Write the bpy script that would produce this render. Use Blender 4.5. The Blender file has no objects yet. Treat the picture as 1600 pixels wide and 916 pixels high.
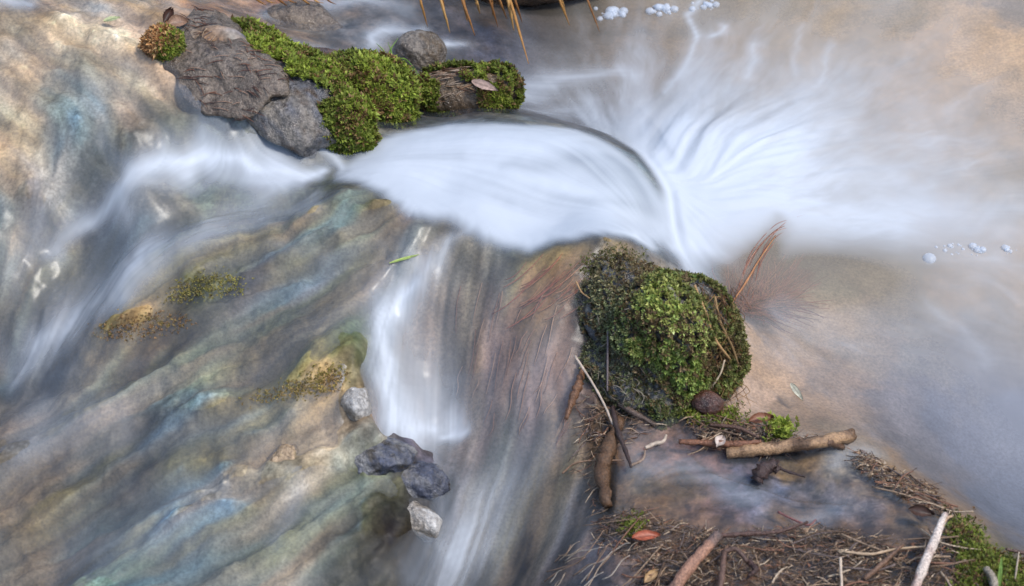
import bpy, math, random
import numpy as np
from mathutils import Vector
R = math.radians
rng = np.random.default_rng(7)
random.seed(7)
S = bpy.context.scene
COL = S.collection

# ------------------------------------------------------------------ camera
PITCH = R(42); DIST = 3.95; LENS = 70.0
cam_d = bpy.data.cameras.new('camera'); cam = bpy.data.objects.new('camera', cam_d); COL.objects.link(cam)
CAM = np.array([0.0, -DIST*math.cos(PITCH), DIST*math.sin(PITCH)])
cam.location = CAM; cam.rotation_euler = (math.pi/2 - PITCH, 0, 0)
cam_d.lens = LENS; cam_d.sensor_width = 36; cam_d.clip_end = 500
cam_d.dof.use_dof = True; cam_d.dof.focus_distance = 3.95; cam_d.dof.aperture_fstop = 4.5
S.camera = cam
# ------------------------------------------------------------------ sky, sun, exposure
SUN_EL, SUN_AZ = R(60), R(112)      # azimuth: from +Y (away from camera) clockwise to +X
w = bpy.data.worlds.new('World'); S.world = w; w.use_nodes = True
nt = w.node_tree; bg = nt.nodes['Background']
sky = nt.nodes.new('ShaderNodeTexSky'); sky.sky_type = 'NISHITA'; sky.sun_disc = False
sky.sun_elevation = SUN_EL; sky.sun_rotation = SUN_AZ; sky.dust_density = 1.5
nt.links.new(sky.outputs[0], bg.inputs[0]); bg.inputs[1].default_value = 0.15
sl = bpy.data.lights.new('sun', 'SUN'); sl.energy = 1.5; sl.angle = R(12); sl.color = (1, .95, .87)
sun = bpy.data.objects.new('sun', sl); COL.objects.link(sun)
sd = Vector((math.sin(SUN_AZ)*math.cos(SUN_EL), math.cos(SUN_AZ)*math.cos(SUN_EL), math.sin(SUN_EL)))
sun.rotation_euler = (-sd).to_track_quat('-Z', 'Y').to_euler()
S.view_settings.view_transform = 'Standard'; S.view_settings.look = 'None'
S.view_settings.exposure = 0.74; S.view_settings.gamma = 1
S.cycles.transparent_max_bounces = 16; S.cycles.max_bounces = 6; S.cycles.caustics_reflective = False; S.cycles.caustics_refractive = False

# ------------------------------------------------------------------ maths helpers
SP, CP = math.sin(PITCH), math.cos(PITCH)
FPX = LENS/36*1600
def ray(u, v):
    a = (u-800)/FPX; b = (458-v)/FPX
    d = np.array([a, CP + b*SP, -SP + b*CP]); return d/np.linalg.norm(d)
def at_z(u, v, z):
    d = ray(u, v); t = (z-CAM[2])/d[2]; p = CAM + d*t; return p
def srgb(r, g, b):
    f = lambda c: (c/255/12.92) if c <= 10 else ((c/255+.055)/1.055)**2.4
    return np.array([f(r), f(g), f(b)])
def sstep(a, b, x):
    t = np.clip((x-a)/(b-a), 0, 1); return t*t*(3-2*t)
def vnoise(x, y, scale, seed):
    r = np.random.default_rng(seed); T = r.random((256, 256))
    x = x/scale + 37.3; y = y/scale + 91.7
    xi = np.floor(x).astype(int); yi = np.floor(y).astype(int); fx = x-xi; fy = y-yi
    fx = fx*fx*fx*(fx*(fx*6-15)+10); fy = fy*fy*fy*(fy*(fy*6-15)+10)
    a = T[xi & 255, yi & 255]; b = T[(xi+1) & 255, yi & 255]; c = T[xi & 255, (yi+1) & 255]; d = T[(xi+1) & 255, (yi+1) & 255]
    return (a*(1-fx)+b*fx)*(1-fy)+(c*(1-fx)+d*fx)*fy
def fbm(x, y, scale, seed, octs=4, gain=.5):
    s = 0; a = 1; t = 0
    for o in range(octs):
        c, q = math.cos(.6*o), math.sin(.6*o)
        s = s + a*vnoise(c*x-q*y, q*x+c*y, scale/2**o, seed+o*13); t += a; a *= gain
    return s/t
def vnoise3(p, scale, seed):
    x, y, z = p[:, 0], p[:, 1], p[:, 2]
    return (vnoise(x+.7*z, y-.4*z, scale, seed)+vnoise(y+.3*x, z+.6*x, scale, seed+1)+vnoise(z-.5*y, x+.2*y, scale, seed+2))/3
def fbm3(p, scale, seed, octs=4, gain=.55):
    s = 0; a = 1; t = 0
    for o in range(octs):
        s = s+a*vnoise3(p, scale/2**o, seed+o*7); t += a; a *= gain
    return s/t

# ------------------------------------------------------------------ base relief (thin plate through surveyed spots: u, v, z)
HP = """-120 -60 .31;100 10 .29;250 20 .285;350 20 .25;100 120 .28;0 200 .235;150 210 .22;270 140 .25;340 190 .22;60 300 .165;200 300 .168;250 250 .18;-120 300 .19;0 300 .165
330 235 .18;420 262 .155;500 283 .143;480 220 .17;400 180 .2;430 120 .2;500 50 .1;420 40 .115;600 30 .075;700 20 .05;800 60 .0;750 100 .02;620 110 .06
560 250 .15;650 230 .16;750 218 .165;850 226 .16;930 240 .14;985 262 .1;1035 310 .055;1062 350 .02;700 300 .152;800 300 .156;900 310 .15;960 330 .135;1015 370 .09;800 370 .14;870 360 .138
650 180 .05;760 175 .06;850 180 .0;940 195 -.03
1080 250 -.06;1120 310 -.07;1300 200 -.1;1500 150 -.09;1000 100 -.07;900 120 -.05;900 40 -.05;1150 50 -.1;1600 0 -.08;1600 400 -.12;1300 420 -.1;1500 600 -.17;1200 560 -.05;1180 620 -.035;1600 800 -.22;1490 760 -.12;1400 650 -.12;1750 300 -.1;1750 800 -.2;1300 620 -.07;1120 420 -.05;1180 480 -.05
530 290 .165;600 310 .168;640 345 .166;700 350 .162;760 385 .15;830 402 .14;870 386 .15;950 376 .165;1000 395 .14
1030 500 .07;1110 560 .02;950 560 .04;1050 640 .015
720 420 .12;680 470 .085;640 520 .04;650 600 -.02;680 690 -.06;760 480 .09;850 450 .125;800 560 .05;880 560 .06;800 650 .0;880 680 .0;900 760 -.03;820 730 -.05;740 780 -.09;740 860 -.12;800 900 -.12;900 850 -.02;760 980 -.14
400 310 .145;300 330 .125;150 350 .1;80 400 .06;30 560 -.03;200 450 .075;350 420 .115;500 370 .145;500 450 .115;555 520 .095;585 500 .085;400 550 .06;250 560 .035;100 650 -.035;300 680 -.01;480 620 .05;560 590 .07;575 650 .02;450 720 -.01;560 720 -.015;620 765 -.045;300 800 -.06;100 850 -.1;500 850 -.05;600 850 -.07;640 800 -.065;660 900 -.12;-100 700 -.08;-100 450 .05;0 400 .09;-100 980 -.14;300 980 -.1;560 980 -.12
1000 700 .012;1100 720 .006;1200 750 .006;1300 780 .006;1400 760 .004;1150 675 .02;1300 705 .012;1450 790 .01;1000 850 .02;1150 870 .03;1300 880 .03;1450 880 .035;1500 850 .02;1560 900 .015;960 780 .0;1200 980 .03;1450 980 .04;980 980 -.02;1700 960 -.05"""
hp = np.array([[float(t) for t in s.split()] for s in HP.replace('\n', ';').split(';') if s.strip()])
hxy = np.array([at_z(u, v, z)[:2] for u, v, z in hp]); hz = hp[:, 2]
def K(r2): return np.where(r2 > 1e-12, .5*r2*np.log(np.maximum(r2, 1e-12)), 0)
n = len(hxy); d2 = ((hxy[:, None]-hxy[None])**2).sum(-1)
A = np.zeros((n+3, n+3)); A[:n, :n] = K(d2)+np.eye(n)*2e-4; A[:n, n] = 1; A[:n, n+1:] = hxy; A[n, :n] = 1; A[n+1:, :n] = hxy.T
sol = np.linalg.solve(A, np.concatenate([hz, np.zeros(3)]))
def zbase(x, y):
    x = np.asarray(x, float); y = np.asarray(y, float); out = np.zeros(x.shape)
    for i in range(n): out += sol[i]*K((x-hxy[i, 0])**2+(y-hxy[i, 1])**2)
    return out+sol[n]+sol[n+1]*x+sol[n+2]*y
POOLPX = [(780, -100), (1800, -100), (1800, 1050), (1640, 950), (1560, 880), (1490, 815), (1420, 745), (1340, 700), (1240, 690), (1150, 660), (1120, 600), (1090, 480), (1060, 390), (1050, 330), (1010, 265), (950, 215), (880, 205), (830, 190), (800, 120)]
def inpool(u, v):
    c = False; m = len(POOLPX)
    for i in range(m):
        x1, y1 = POOLPX[i]; x2, y2 = POOLPX[(i+1) % m]
        if (y1 > v) != (y2 > v) and u < (x2-x1)*(v-y1)/(y2-y1)+x1: c = not c
    return c
def P(u, v, bed=False):
    z = 0.0
    if not bed and inpool(u, v): return at_z(u, v, 0.0)[:2]
    for _ in range(30):
        p = at_z(u, v, z); z = .5*z+.5*float(zbase(np.array([p[0]]), np.array([p[1]]))[0])
    return np.array([p[0], p[1]])
# ------------------------------------------------------------------ ground grid: fine where the stream is, widening to the horizon
STEP = .0042
def axis(a, b):
    c = np.arange(a, b, STEP); g = np.cumsum(STEP*1.2**np.arange(1, 44))
    return np.concatenate([a-g[::-1], c, c[-1]+g])
XS, YS = axis(-1.32, 1.32), axis(-.86, 1.24)
X, Y = np.meshgrid(XS, YS, indexing='ij')
NX, NY = X.shape
GX, GY = np.gradient(XS), np.gradient(YS)
cx = np.clip(X, -1.55, 1.6); cy = np.clip(Y, -1.1, 1.45)
ZS = zbase(cx, cy)
out = np.maximum(np.maximum(-1.4-X, X-1.5), np.maximum(-1.0-Y, Y-1.32))     # metres outside the surveyed patch
OUT = sstep(0, .45, out)
outer = .12+.35*sstep(0, 2.5, out)+.25*fbm(X, Y, 2.2, 5, 3)*sstep(.2, 3, out)+sstep(6, 40, out)*3*fbm(X, Y, 18, 8, 2)
ZS = ZS*(1-OUT)+outer*OUT
# bank at the back of the stream under the hanging grass
def XY(pts): return np.array([P(u, v) for u, v in pts])
XWARP = X; YWARP = Y
def dist_poly(pts, q=None, sl_=(slice(None), slice(None))):                          # distance (in picture-width pixels at 1.29 mm) and position along a polyline on the ground
    q = XY(pts) if q is None else q
    XA, YA = XWARP[sl_], YWARP[sl_]; best = np.full(XA.shape, 1e9); par = np.zeros(XA.shape); L = len(q)-1
    for i in range(L):
        a, b = q[i], q[i+1]; ab = b-a; e = np.array([1, SP]); ab_ = ab*e; dx = (XA-a[0]); dy = (YA-a[1])*SP
        t = np.clip((dx*ab_[0]+dy*ab_[1])/(ab_@ab_+1e-12), 0, 1); d = np.hypot(dx-t*ab_[0], dy-t*ab_[1])
        m = d < best; best = np.where(m, d, best); par = np.where(m, (i+t)/L, par)
    return best/.00129, par
def stroke(pts, hw, val, soft=1.0):                   # hw: number or list along the stroke
    q = XY(pts); mg = 3.2*(max(hw) if isinstance(hw, (list, tuple)) else hw)*.00129
    i0, i1 = np.searchsorted(XS, [q[:, 0].min()-mg, q[:, 0].max()+mg]); j0, j1 = np.searchsorted(YS, [q[:, 1].min()-mg*1.5, q[:, 1].max()+mg*1.5])
    sl_ = (slice(max(i0-1, 0), i1+1), slice(max(j0-1, 0), j1+1)); full = np.zeros(X.shape)
    d, t = dist_poly(None, q, sl_); hwa = np.interp(t, np.linspace(0, 1, len(hw)), hw) if isinstance(hw, (list, tuple)) else hw
    va = np.interp(t, np.linspace(0, 1, len(val)), val) if isinstance(val, (list, tuple)) else val
    full[sl_] = va*np.exp(-(np.maximum(d, 0)/hwa)**(2*soft)); return full
def inside(pts):
    q = XY(pts); c = np.zeros(X.shape, bool); m = len(q)
    for i in range(m):
        x1, y1 = q[i]; x2, y2 = q[(i+1) % m]
        cond = ((y1 > Y) != (y2 > Y)) & (X < (x2-x1)*(Y-y1)/((y2-y1) if abs(y2-y1) > 1e-9 else 1e-9)+x1); c ^= cond
    d, _ = dist_poly(None, np.vstack([q, q[:1]])); return np.where(c, d, -d)   # signed, pixels
def blob(u, v, ru, rv, val):
    p = P(u, v); return val*np.exp(-(((X-p[0])/(ru*.00129))**2+((Y-p[1])*SP/(rv*.00129))**2))
# ------------------------------------------------------------------ flow field and streak textures that follow it
FL = """100 100 1 .5;250 200 1 .7;340 180 1 .75;450 270 1 .35;20 250 1 .6;200 60 1 .3;300 236 -1 .25;230 280 -1 .7;150 330 -1 .75;80 390 -.8 .9;60 470 -.5 1;30 560 -.4 1
400 335 -1 .15;250 400 -1 .45;150 480 -.8 .75;500 370 -1 .35;400 470 -1 .3;550 450 -1 .55;300 600 -1 .3;500 560 -1 .42;100 700 -1 .35;300 750 -1 .15;500 700 -1 .45;300 860 -1 .4;500 830 -1 .5;100 880 -1 .4;580 320 -1 .5
600 260 1 -.15;700 220 1 -.1;800 250 1 .03;950 265 1 .5;1030 330 .6 1;800 340 1 .15;700 315 1 .2;900 330 1 .2
720 390 -.6 1;640 480 -.45 1;600 560 -.02 1;650 650 .12 1;700 560 -.2 1;800 450 -.7 .8;850 430 -.8 .6;780 560 -.1 1;860 620 .05 1;880 500 -.5 .8;820 720 -.7 1;740 850 -.3 1;850 850 -.5 .8
1000 80 1 .1;850 130 1 .05;900 60 1 .1;1350 520 1 .5;1250 600 .6 1;1500 600 .6 1;1500 800 .3 1;1400 450 1 .4
450 40 1 .1;600 60 1 .3;750 60 1 .15;1100 740 -1 .15;1300 780 -1 .2;1000 720 -.8 .5;1450 740 -1 .1"""
fl = [[float(t) for t in s.split()] for s in FL.replace('\n', ';').split(';') if s.strip()]
for u, v in [(1080, 250), (1130, 180), (1200, 120), (1250, 60), (1200, 200), (1300, 180), (1400, 120), (1550, 80), (1250, 270), (1400, 260), (1560, 220), (1200, 330), (1350, 330), (1560, 340), (1100, 120)]:
    fl.append([u, v, u-1000, v-345])
fxy = np.array([P(a[0], a[1]) for a in fl]); fd = np.array([[a[2], -a[3]/SP] for a in fl]); fd /= np.linalg.norm(fd, axis=1)[:, None]
FX = np.zeros(X.shape); FY = np.zeros(X.shape); WS = np.zeros(X.shape)
for p, d in zip(fxy, fd):
    k = 1/(((X-p[0])**2+((Y-p[1])*.8)**2)+.0012)**2; FX += k*d[0]; FY += k*d[1]
nm = np.hypot(FX, FY)+1e-9; FX /= nm; FY /= nm
wob = (fbm(X, Y, .12, 77, 3)-.5)*.7
FX, FY = FX*np.cos(wob)-FY*np.sin(wob), FX*np.sin(wob)+FY*np.cos(wob)
def samp(T, a, b):
    a = np.clip(a, 0, NX-1.001); b = np.clip(b, 0, NY-1.001); i = a.astype(np.int32); j = b.astype(np.int32); s = (a-i); t = (b-j)
    if T.ndim == 3: s = s[..., None]; t = t[..., None]
    return (T[i, j]*(1-s)+T[i+1, j]*s)*(1-t)+(T[i, j+1]*(1-s)+T[i+1, j+1]*s)*t
II, JJ = np.meshgrid(np.arange(NX, dtype=float), np.arange(NY, dtype=float), indexing='ij')
def paths(L, st=1.0):
    res = []
    for sg in (1, -1):
        a, b = II.copy(), JJ.copy()
        for k in range(L):
            i = np.clip(a+.5, 0, NX-1).astype(np.int32); j = np.clip(b+.5, 0, NY-1).astype(np.int32)
            a = a+sg*st*FX[i, j]; b = b+sg*st*FY[i, j]; res.append((a, b))
    return res
def lic(Ts, L, st=1.0):
    acc = [T.copy() for T in Ts]
    for sg in (1, -1):
        a, b = II.copy(), JJ.copy()
        for k in range(L):
            i = np.clip(a+.5, 0, NX-1).astype(np.int32); j = np.clip(b+.5, 0, NY-1).astype(np.int32)
            a = a+sg*st*FX[i, j]; b = b+sg*st*FY[i, j]
            for q, T in enumerate(Ts): acc[q] += samp(T, a, b)
    return [t/(2*L+1) for t in acc]
def norm01(a):
    m, s = a.mean(), a.std(); return np.clip(.5+(a-m)/s*.22, 0, 1)
n1 = rng.random(X.shape); n1 = .6*n1+.4*fbm(X, Y, .010, 3, 2)
n2 = fbm(X, Y, .028, 9, 3); n3 = fbm(X, Y, .09, 21, 3)
L1, L2, L3 = [norm01(t) for t in lic([n1, n2, n3], 34, 1.3)]
# ------------------------------------------------------------------ masks
POOL = inside([(800, -60), (1760, -60), (1760, 1000), (1640, 950), (1560, 880), (1490, 815), (1420, 745), (1340, 700), (1240, 690), (1150, 660), (1120, 600), (1090, 480), (1060, 390), (1050, 330), (1010, 265), (950, 215), (880, 205), (830, 190), (800, 120)])
poolm = sstep(-14, 10, POOL)
DEB = inside([(900, 640), (960, 590), (1060, 640), (1150, 660), (1340, 690), (1420, 740), (1490, 815), (1560, 880), (1640, 950), (1600, 1010), (820, 1010), (930, 840), (950, 740)])
debm = sstep(-10, 25, DEB)
ROCKL = inside([(-200, -100), (360, -100), (300, 60), (330, 150), (420, 240), (300, 225), (230, 255), (150, 315), (70, 380), (-40, 480), (-200, 500)])
rockm = sstep(-10, 25, ROCKL)
FRONTL = inside([(-150, 420), (80, 395), (250, 330), (420, 300), (540, 292), (600, 310), (640, 345), (690, 352), (640, 440), (595, 500), (565, 560), (585, 660), (640, 720), (680, 780), (680, 900), (660, 1010), (-150, 1010)])
frontm = sstep(-10, 20, FRONTL)
MID = inside([(690, 355), (760, 385), (830, 402), (870, 388), (950, 380), (920, 440), (920, 520), (940, 600), (950, 740), (930, 840), (820, 1010), (680, 1010), (690, 900), (690, 790), (640, 710), (590, 660), (570, 560), (600, 500), (650, 440)])
midm = sstep(-10, 14, MID)
# ------------------------------------------------------------------ stream bed relief
r1 = 1-abs(2*L3-1); rid = fbm(X, Y, .10, 31, 4)
amp = .008+.020*rockm+.016*frontm+.008*midm+.006*debm
amp = amp*(1-.6*poolm)
lump = (fbm(X, Y, .16, 41, 5, .55)-.5)*2
ledge = np.abs(fbm(X, Y, .11, 53, 4, .5)-.5)*-4+.6
ZB = ZS+amp*(lump*1.1+ledge*.45)*(1-OUT)+(L3-.5)*(.048*frontm+.02*midm)+(L2-.5)*(.020*frontm+.012*rockm+.010*midm)
ZB += (fbm(X, Y, .018, 63, 3)-.5)*.009*(rockm+frontm*.8+debm*.5)
# spots where bare rock stands out of the film
for u, v, ru, rv, h in [(375, 105, 55, 26, .045), (440, 165, 62, 34, .045), (350, 75, 60, 22, .04), (485, 215, 36, 24, .03), (400, 190, 50, 24, .025), (600, 175, 60, 16, .03), (320, 445, 60, 16, .018), (430, 440, 45, 16, .012), (230, 510, 110, 14, .012), (500, 595, 40, 14, .014), (570, 630, 22, 40, .02), (592, 716, 75, 34, .016), (650, 750, 65, 30, .016), (655, 818, 50, 26, .016), (556, 634, 32, 40, .014), (690, 722, 60, 16, .012), (560, 545, 40, 30, .02), (340, 625, 60, 12, .014),
                        (180, 215, 60, 25, .012), (330, 165, 30, 20, .012), (270, 640, 80, 16, .012), (390, 745, 90, 18, .02), (450, 690, 60, 16, .02), (300, 335, 40, 25, .01), (60, 330, 30, 20, .02),
                        (950, 385, 30, 10, .012), (600, 330, 50, 14, .012), (600, 800, 40, 30, .025), (930, 660, 15, 60, .02), (945, 760, 14, 50, .022), (500, 380, 60, 15, .01)]:
    ZB += blob(u, v, ru, rv, h)
# ledge steps: a raised brink with a drop below it
for pts, h in [([(640, 365), (540, 392), (430, 448), (300, 485), (160, 535), (40, 600)], .016), ([(560, 470), (480, 505), (380, 545), (250, 575)], .012), ([(575, 575), (500, 600), (400, 630), (280, 655), (120, 690)], .016), ([(540, 660), (450, 690), (380, 745), (250, 735), (120, 770)], .016), ([(600, 740), (500, 775), (420, 800), (280, 810), (140, 860)], .012), ([(610, 320), (520, 345), (440, 350)], .010),
               ([(20, 60), (120, 40), (200, 90)], .014), ([(90, 110), (200, 130), (260, 200)], .016), ([(30, 180), (120, 200), (190, 250)], .016), ([(220, 110), (290, 160), (350, 215)], .014)]:
    ZB += stroke(pts, 14, h*.36); ZB -= stroke([(u+3, v+19) for u, v in pts], 12, h*.65)
# dark gaps between ledges
for pts, hw, dpt in [([(590, 480), (603, 520), (597, 550), (575, 590), (582, 640), (600, 680)], 9, -.035), ([(690, 760), (690, 810), (665, 850), (640, 905)], 13, -.045), ([(60, 600), (150, 590), (260, 560)], 8, -.015),
                     ([(160, 230), (200, 262)], 10, -.03), ([(280, 150), (350, 190)], 10, -.035), ([(520, 660), (440, 690), (400, 730)], 9, -.02), ([(0, 350), (60, 340)], 12, -.02), ([(330, 465), (470, 430), (600, 395)], 6, -.018), ([(0, 540), (20, 610)], 16, -.03)]:
    ZB += stroke(pts, hw, dpt)
# ------------------------------------------------------------------ water surface
film = .014+.006*midm+.004*rockm+.004*frontm+.008*debm
ZW = ZS+film+(L3-.5)*(.030*frontm+.014*midm)+.55*amp*lump*(1-OUT)
white = inside([(528, 288), (555, 248), (620, 216), (700, 202), (820, 204), (900, 212), (960, 238), (1010, 282), (1045, 330), (1052, 368), (1018, 398), (985, 378), (955, 376), (900, 384), (868, 388), (830, 404), (760, 386), (700, 350), (640, 346), (600, 310), (560, 294)])
# pool level
sg = (stroke([(1050, 370), (1120, 300)], 100, 1)+blob(1170, 270, 170, 110, .8))*poolm
ZP = 0+.065*(1-np.exp(-1.2*sg))*(.9+.2*L2)+(fbm(X, Y, .14, 88, 3)-.5)*.006
kk = .045; hh = np.clip(.5+.5*(ZP-ZW)/kk, 0, 1); ZW = np.where(POOL > -90, (ZW*(1-hh)+ZP*hh+kk*hh*(1-hh)*sstep(-90, -20, POOL)*sstep(200, 90, np.hypot(X-P(1040, 320)[0], Y-P(1040, 320)[1])/.00129)), ZW)
ZW = ZW-.3*sstep(.05, .5, out)
# ------------------------------------------------------------------ foam
def add(F, g): return 1-(1-F)*(1-np.clip(g, 0, 1))
F = np.zeros(X.shape)
XWARP = X+(fbm(X, Y, .10, 201, 3)-.5)*.05; YWARP = Y+(fbm(X, Y, .10, 211, 3)-.5)*.07
wm = sstep(-11, 16, white+(L2-.5)*10)*(1-.30*sstep(60, 8, white)*L1)
grey = np.clip(stroke([(800, 272), (900, 256), (985, 285), (1040, 345)], [12, 28, 40, 32], [.25, .55, .7, .5])+stroke([(700, 300), (820, 320), (930, 330), (1000, 340)], 16, [.1, .35, .4, .3])+stroke([(560, 262), (640, 250), (720, 250)], 14, .22), 0, .85)
F = add(F, wm*(.93-grey*(.62+.6*(L2-.5))-.14*(1-L1)))
# plunge splash with radial rays
pp = P(1105, 318); q0 = P(1010, 345)
ang = np.arctan2((Y-q0[1])*SP, X-q0[0]); rr = np.hypot((Y-q0[1])*SP, X-q0[0])/.00129
rlen = np.interp(ang, [-2.2, -.9, -.35, -.08, .12, .45, .8, 1.1, 1.5, 1.9, 2.6], [60, 120, 200, 390, 450, 430, 340, 285, 240, 190, 70])
rlen = rlen*(.86+.28*vnoise(ang*1, ang*0, .16, 4))*1.12
t = rr/rlen
g = 1/(1+(t/.86)**3.6)
angw = ang+(fbm(X, Y, .16, 231, 3)-.5)*.12*sstep(0, .6, t); lr = np.log(rr+40)
pn = fbm(angw, lr*.36, .16, 241, 5, .62); pf = fbm(angw, lr*.22, .05, 251, 4, .65)
t2 = t*(1+.70*(pn-.5)*sstep(.6, 1.2, t)+.42*(pf-.5)*sstep(.6, 1.2, t))
g = 1/(1+(t2/.98)**4.0)
far = sstep(1.7, 1.0, ang)*np.exp(-(t/1.9)**2)*.18*sstep(-.3, .1, ang)*np.clip((pf-.32)*2.2, 0, 1.2)
spl = np.clip(g*(1+.22*(pf-.5)*sstep(.4, 1, t)+.30*(fbm(X, Y, .09, 271, 4)-.5)*sstep(.2, .8, t))+far, 0, 1)*sstep(-34, -6, POOL)
F = add(F, spl*.97*(1-.9*np.clip(stroke([(1150, 470), (1180, 410), (1215, 372)], [50, 24, 14], [.8, .6, .3])+blob(1270, 440, 130, 62, 1)+blob(1400, 440, 160, 60, .6), 0, 1)))
st = []
def s(pts, hw, val, c=.8, tex=None):
    global F
    c = c*.55
    tx = (L1*.6+L2*.4) if tex is None else tex
    F = add(F, stroke(pts, hw, val, .75)*np.clip(1+c*(tx-.5)*2, 0, 1.6))
s([(498, 286), (440, 278), (380, 252), (310, 236), (255, 262), (195, 312), (135, 355), (80, 395)], [12, 20, 21, 18, 19, 16, 14, 11], [.95, .95, .9, .92, .84, .7, .55, .3], .4)
s([(470, 295), (400, 292), (330, 275), (270, 290), (200, 335)], [14, 20, 16, 14, 12], [.8, .5, .2, .2, .2], .6)
s([(420, 345), (330, 365), (240, 405), (170, 450), (110, 500), (55, 560), (30, 600)], [14, 26, 32, 30, 30, 24, 14], [.1, .24, .34, .4, .5, .55, .4], .7)
s([(230, 395), (205, 430), (190, 470)], 18, .4, .5)
s([(60, 380), (20, 420)], 25, .2)
s([(725, 375), (690, 420), (650, 465), (618, 510), (602, 560), (606, 610), (625, 655), (650, 688)], [7, 15, 17, 19, 18, 19, 25, 22], [.15, .45, .70, .86, .86, .78, .8, .7], .9)
s([(710, 470), (690, 540), (670, 600), (680, 660)], [28, 44, 56, 48], [.06, .18, .28, .30], .9)
s([(698, 700), (715, 688), (735, 680)], [6, 10, 6], .75, .3)
s([(566, 682), (586, 692)], 5, .8, .2)
s([(545, 610), (560, 640), (575, 665)], 8, .5, .3)
F = add(F, blob(652, 640, 46, 50, .3)); s([(622, 676), (660, 688), (712, 672)], [14, 18, 12], [.5, .6, .35], 1.6)
s([(865, 700), (832, 745), (782, 800), (735, 850), (705, 895), (690, 940)], [18, 26, 32, 34, 32, 30], [.03, .14, .36, .5, .5, .3], 1.3)
s([(860, 560), (850, 640), (840, 700)], 26, .10, .9)
s([(790, 480), (770, 560), (770, 640)], 40, .06, 1)
s([(555, 92), (575, 68), (615, 52), (660, 52), (695, 80)], [12, 15, 14, 10, 8], [.1, .75, .6, .35, .05], .5)
s([(690, 100), (705, 82), (735, 80)], [10, 12, 10], [.2, .75, .1], .4)
s([(400, 72), (470, 78), (540, 92)], [10, 14, 10], [.05, .5, .15], .5)
s([(410, 30), (480, 18), (560, 8), (640, 20)], [18, 20, 20, 16], [.25, .4, .4, .2], .6)
s([(805, 150), (870, 128), (960, 120), (1010, 130)], [26, 20, 14, 10], [.5, .42, .3, .02], .8)
s([(815, 178), (880, 172), (950, 160)], [16, 18, 14], [.3, .25, .03], .9)
s([(500, 242), (520, 262), (535, 278)], 9, .85, .2)
s([(960, 372), (990, 372), (1015, 392)], [5, 9, 7], [.3, .95, .5], .2)
s([(330, 150), (390, 195), (430, 235)], [8, 14, 16], [.2, .4, .4], .6)
s([(1050, 395), (1080, 415), (1130, 425)], [22, 24, 16], [.8, .75, .3], .3)
for pts, hw, val in [([(300, 90), (330, 130)], 8, .3), ([(60, 20), (0, 12)], 12, .5), ([(1090, 60), (1075, 30), (1100, 8)], 9, .5), ([(1045, 150), (1080, 95), (1095, 70)], 7, .35), ([(1165, 120), (1180, 75)], 9, .4), ([(1115, 60), (1130, 45)], 8, .4),
                     ([(1270, 130), (1310, 70)], 9, .3), ([(1235, 110), (1260, 40)], 8, .25), ([(1450, 470), (1500, 500), (1540, 560)], 9, .13), ([(1180, 790), (1100, 750), (1010, 745)], 22, .22), ([(1300, 730), (1350, 715)], 14, .2), ([(1250, 830), (1330, 790)], 14, .15),
                     ([(450, 290), (400, 330), (330, 350)], 22, .25), ([(500, 320), (420, 345)], 12, .22), ([(520, 420), (430, 400)], 10, .08), ([(120, 880), (200, 850), (300, 820)], 30, .10), ([(470, 780), (420, 850)], 14, .12), ([(60, 700), (180, 650)], 30, .16), ([(1600, 330), (1400, 345)], 18, .15), ([(1500, 270), (1640, 200)], 50, .10)]:
    s(pts, hw, val, .9)
F = np.clip(F, 0, .97)
# turbidity: suspended silt, deeper water hides more of the bed; its colour also holds sky reflection
depth = np.clip(ZW-ZB, 0, 1)
M = 1-np.exp(-depth*(5.0-2*frontm-1.5*midm-2*debm))
M = np.clip(M+.13*frontm*L3, 0, .9); M = M*(1-.25*poolm); M = np.clip(M+.45*sstep(-20, 20, white), 0, .92)
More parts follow.
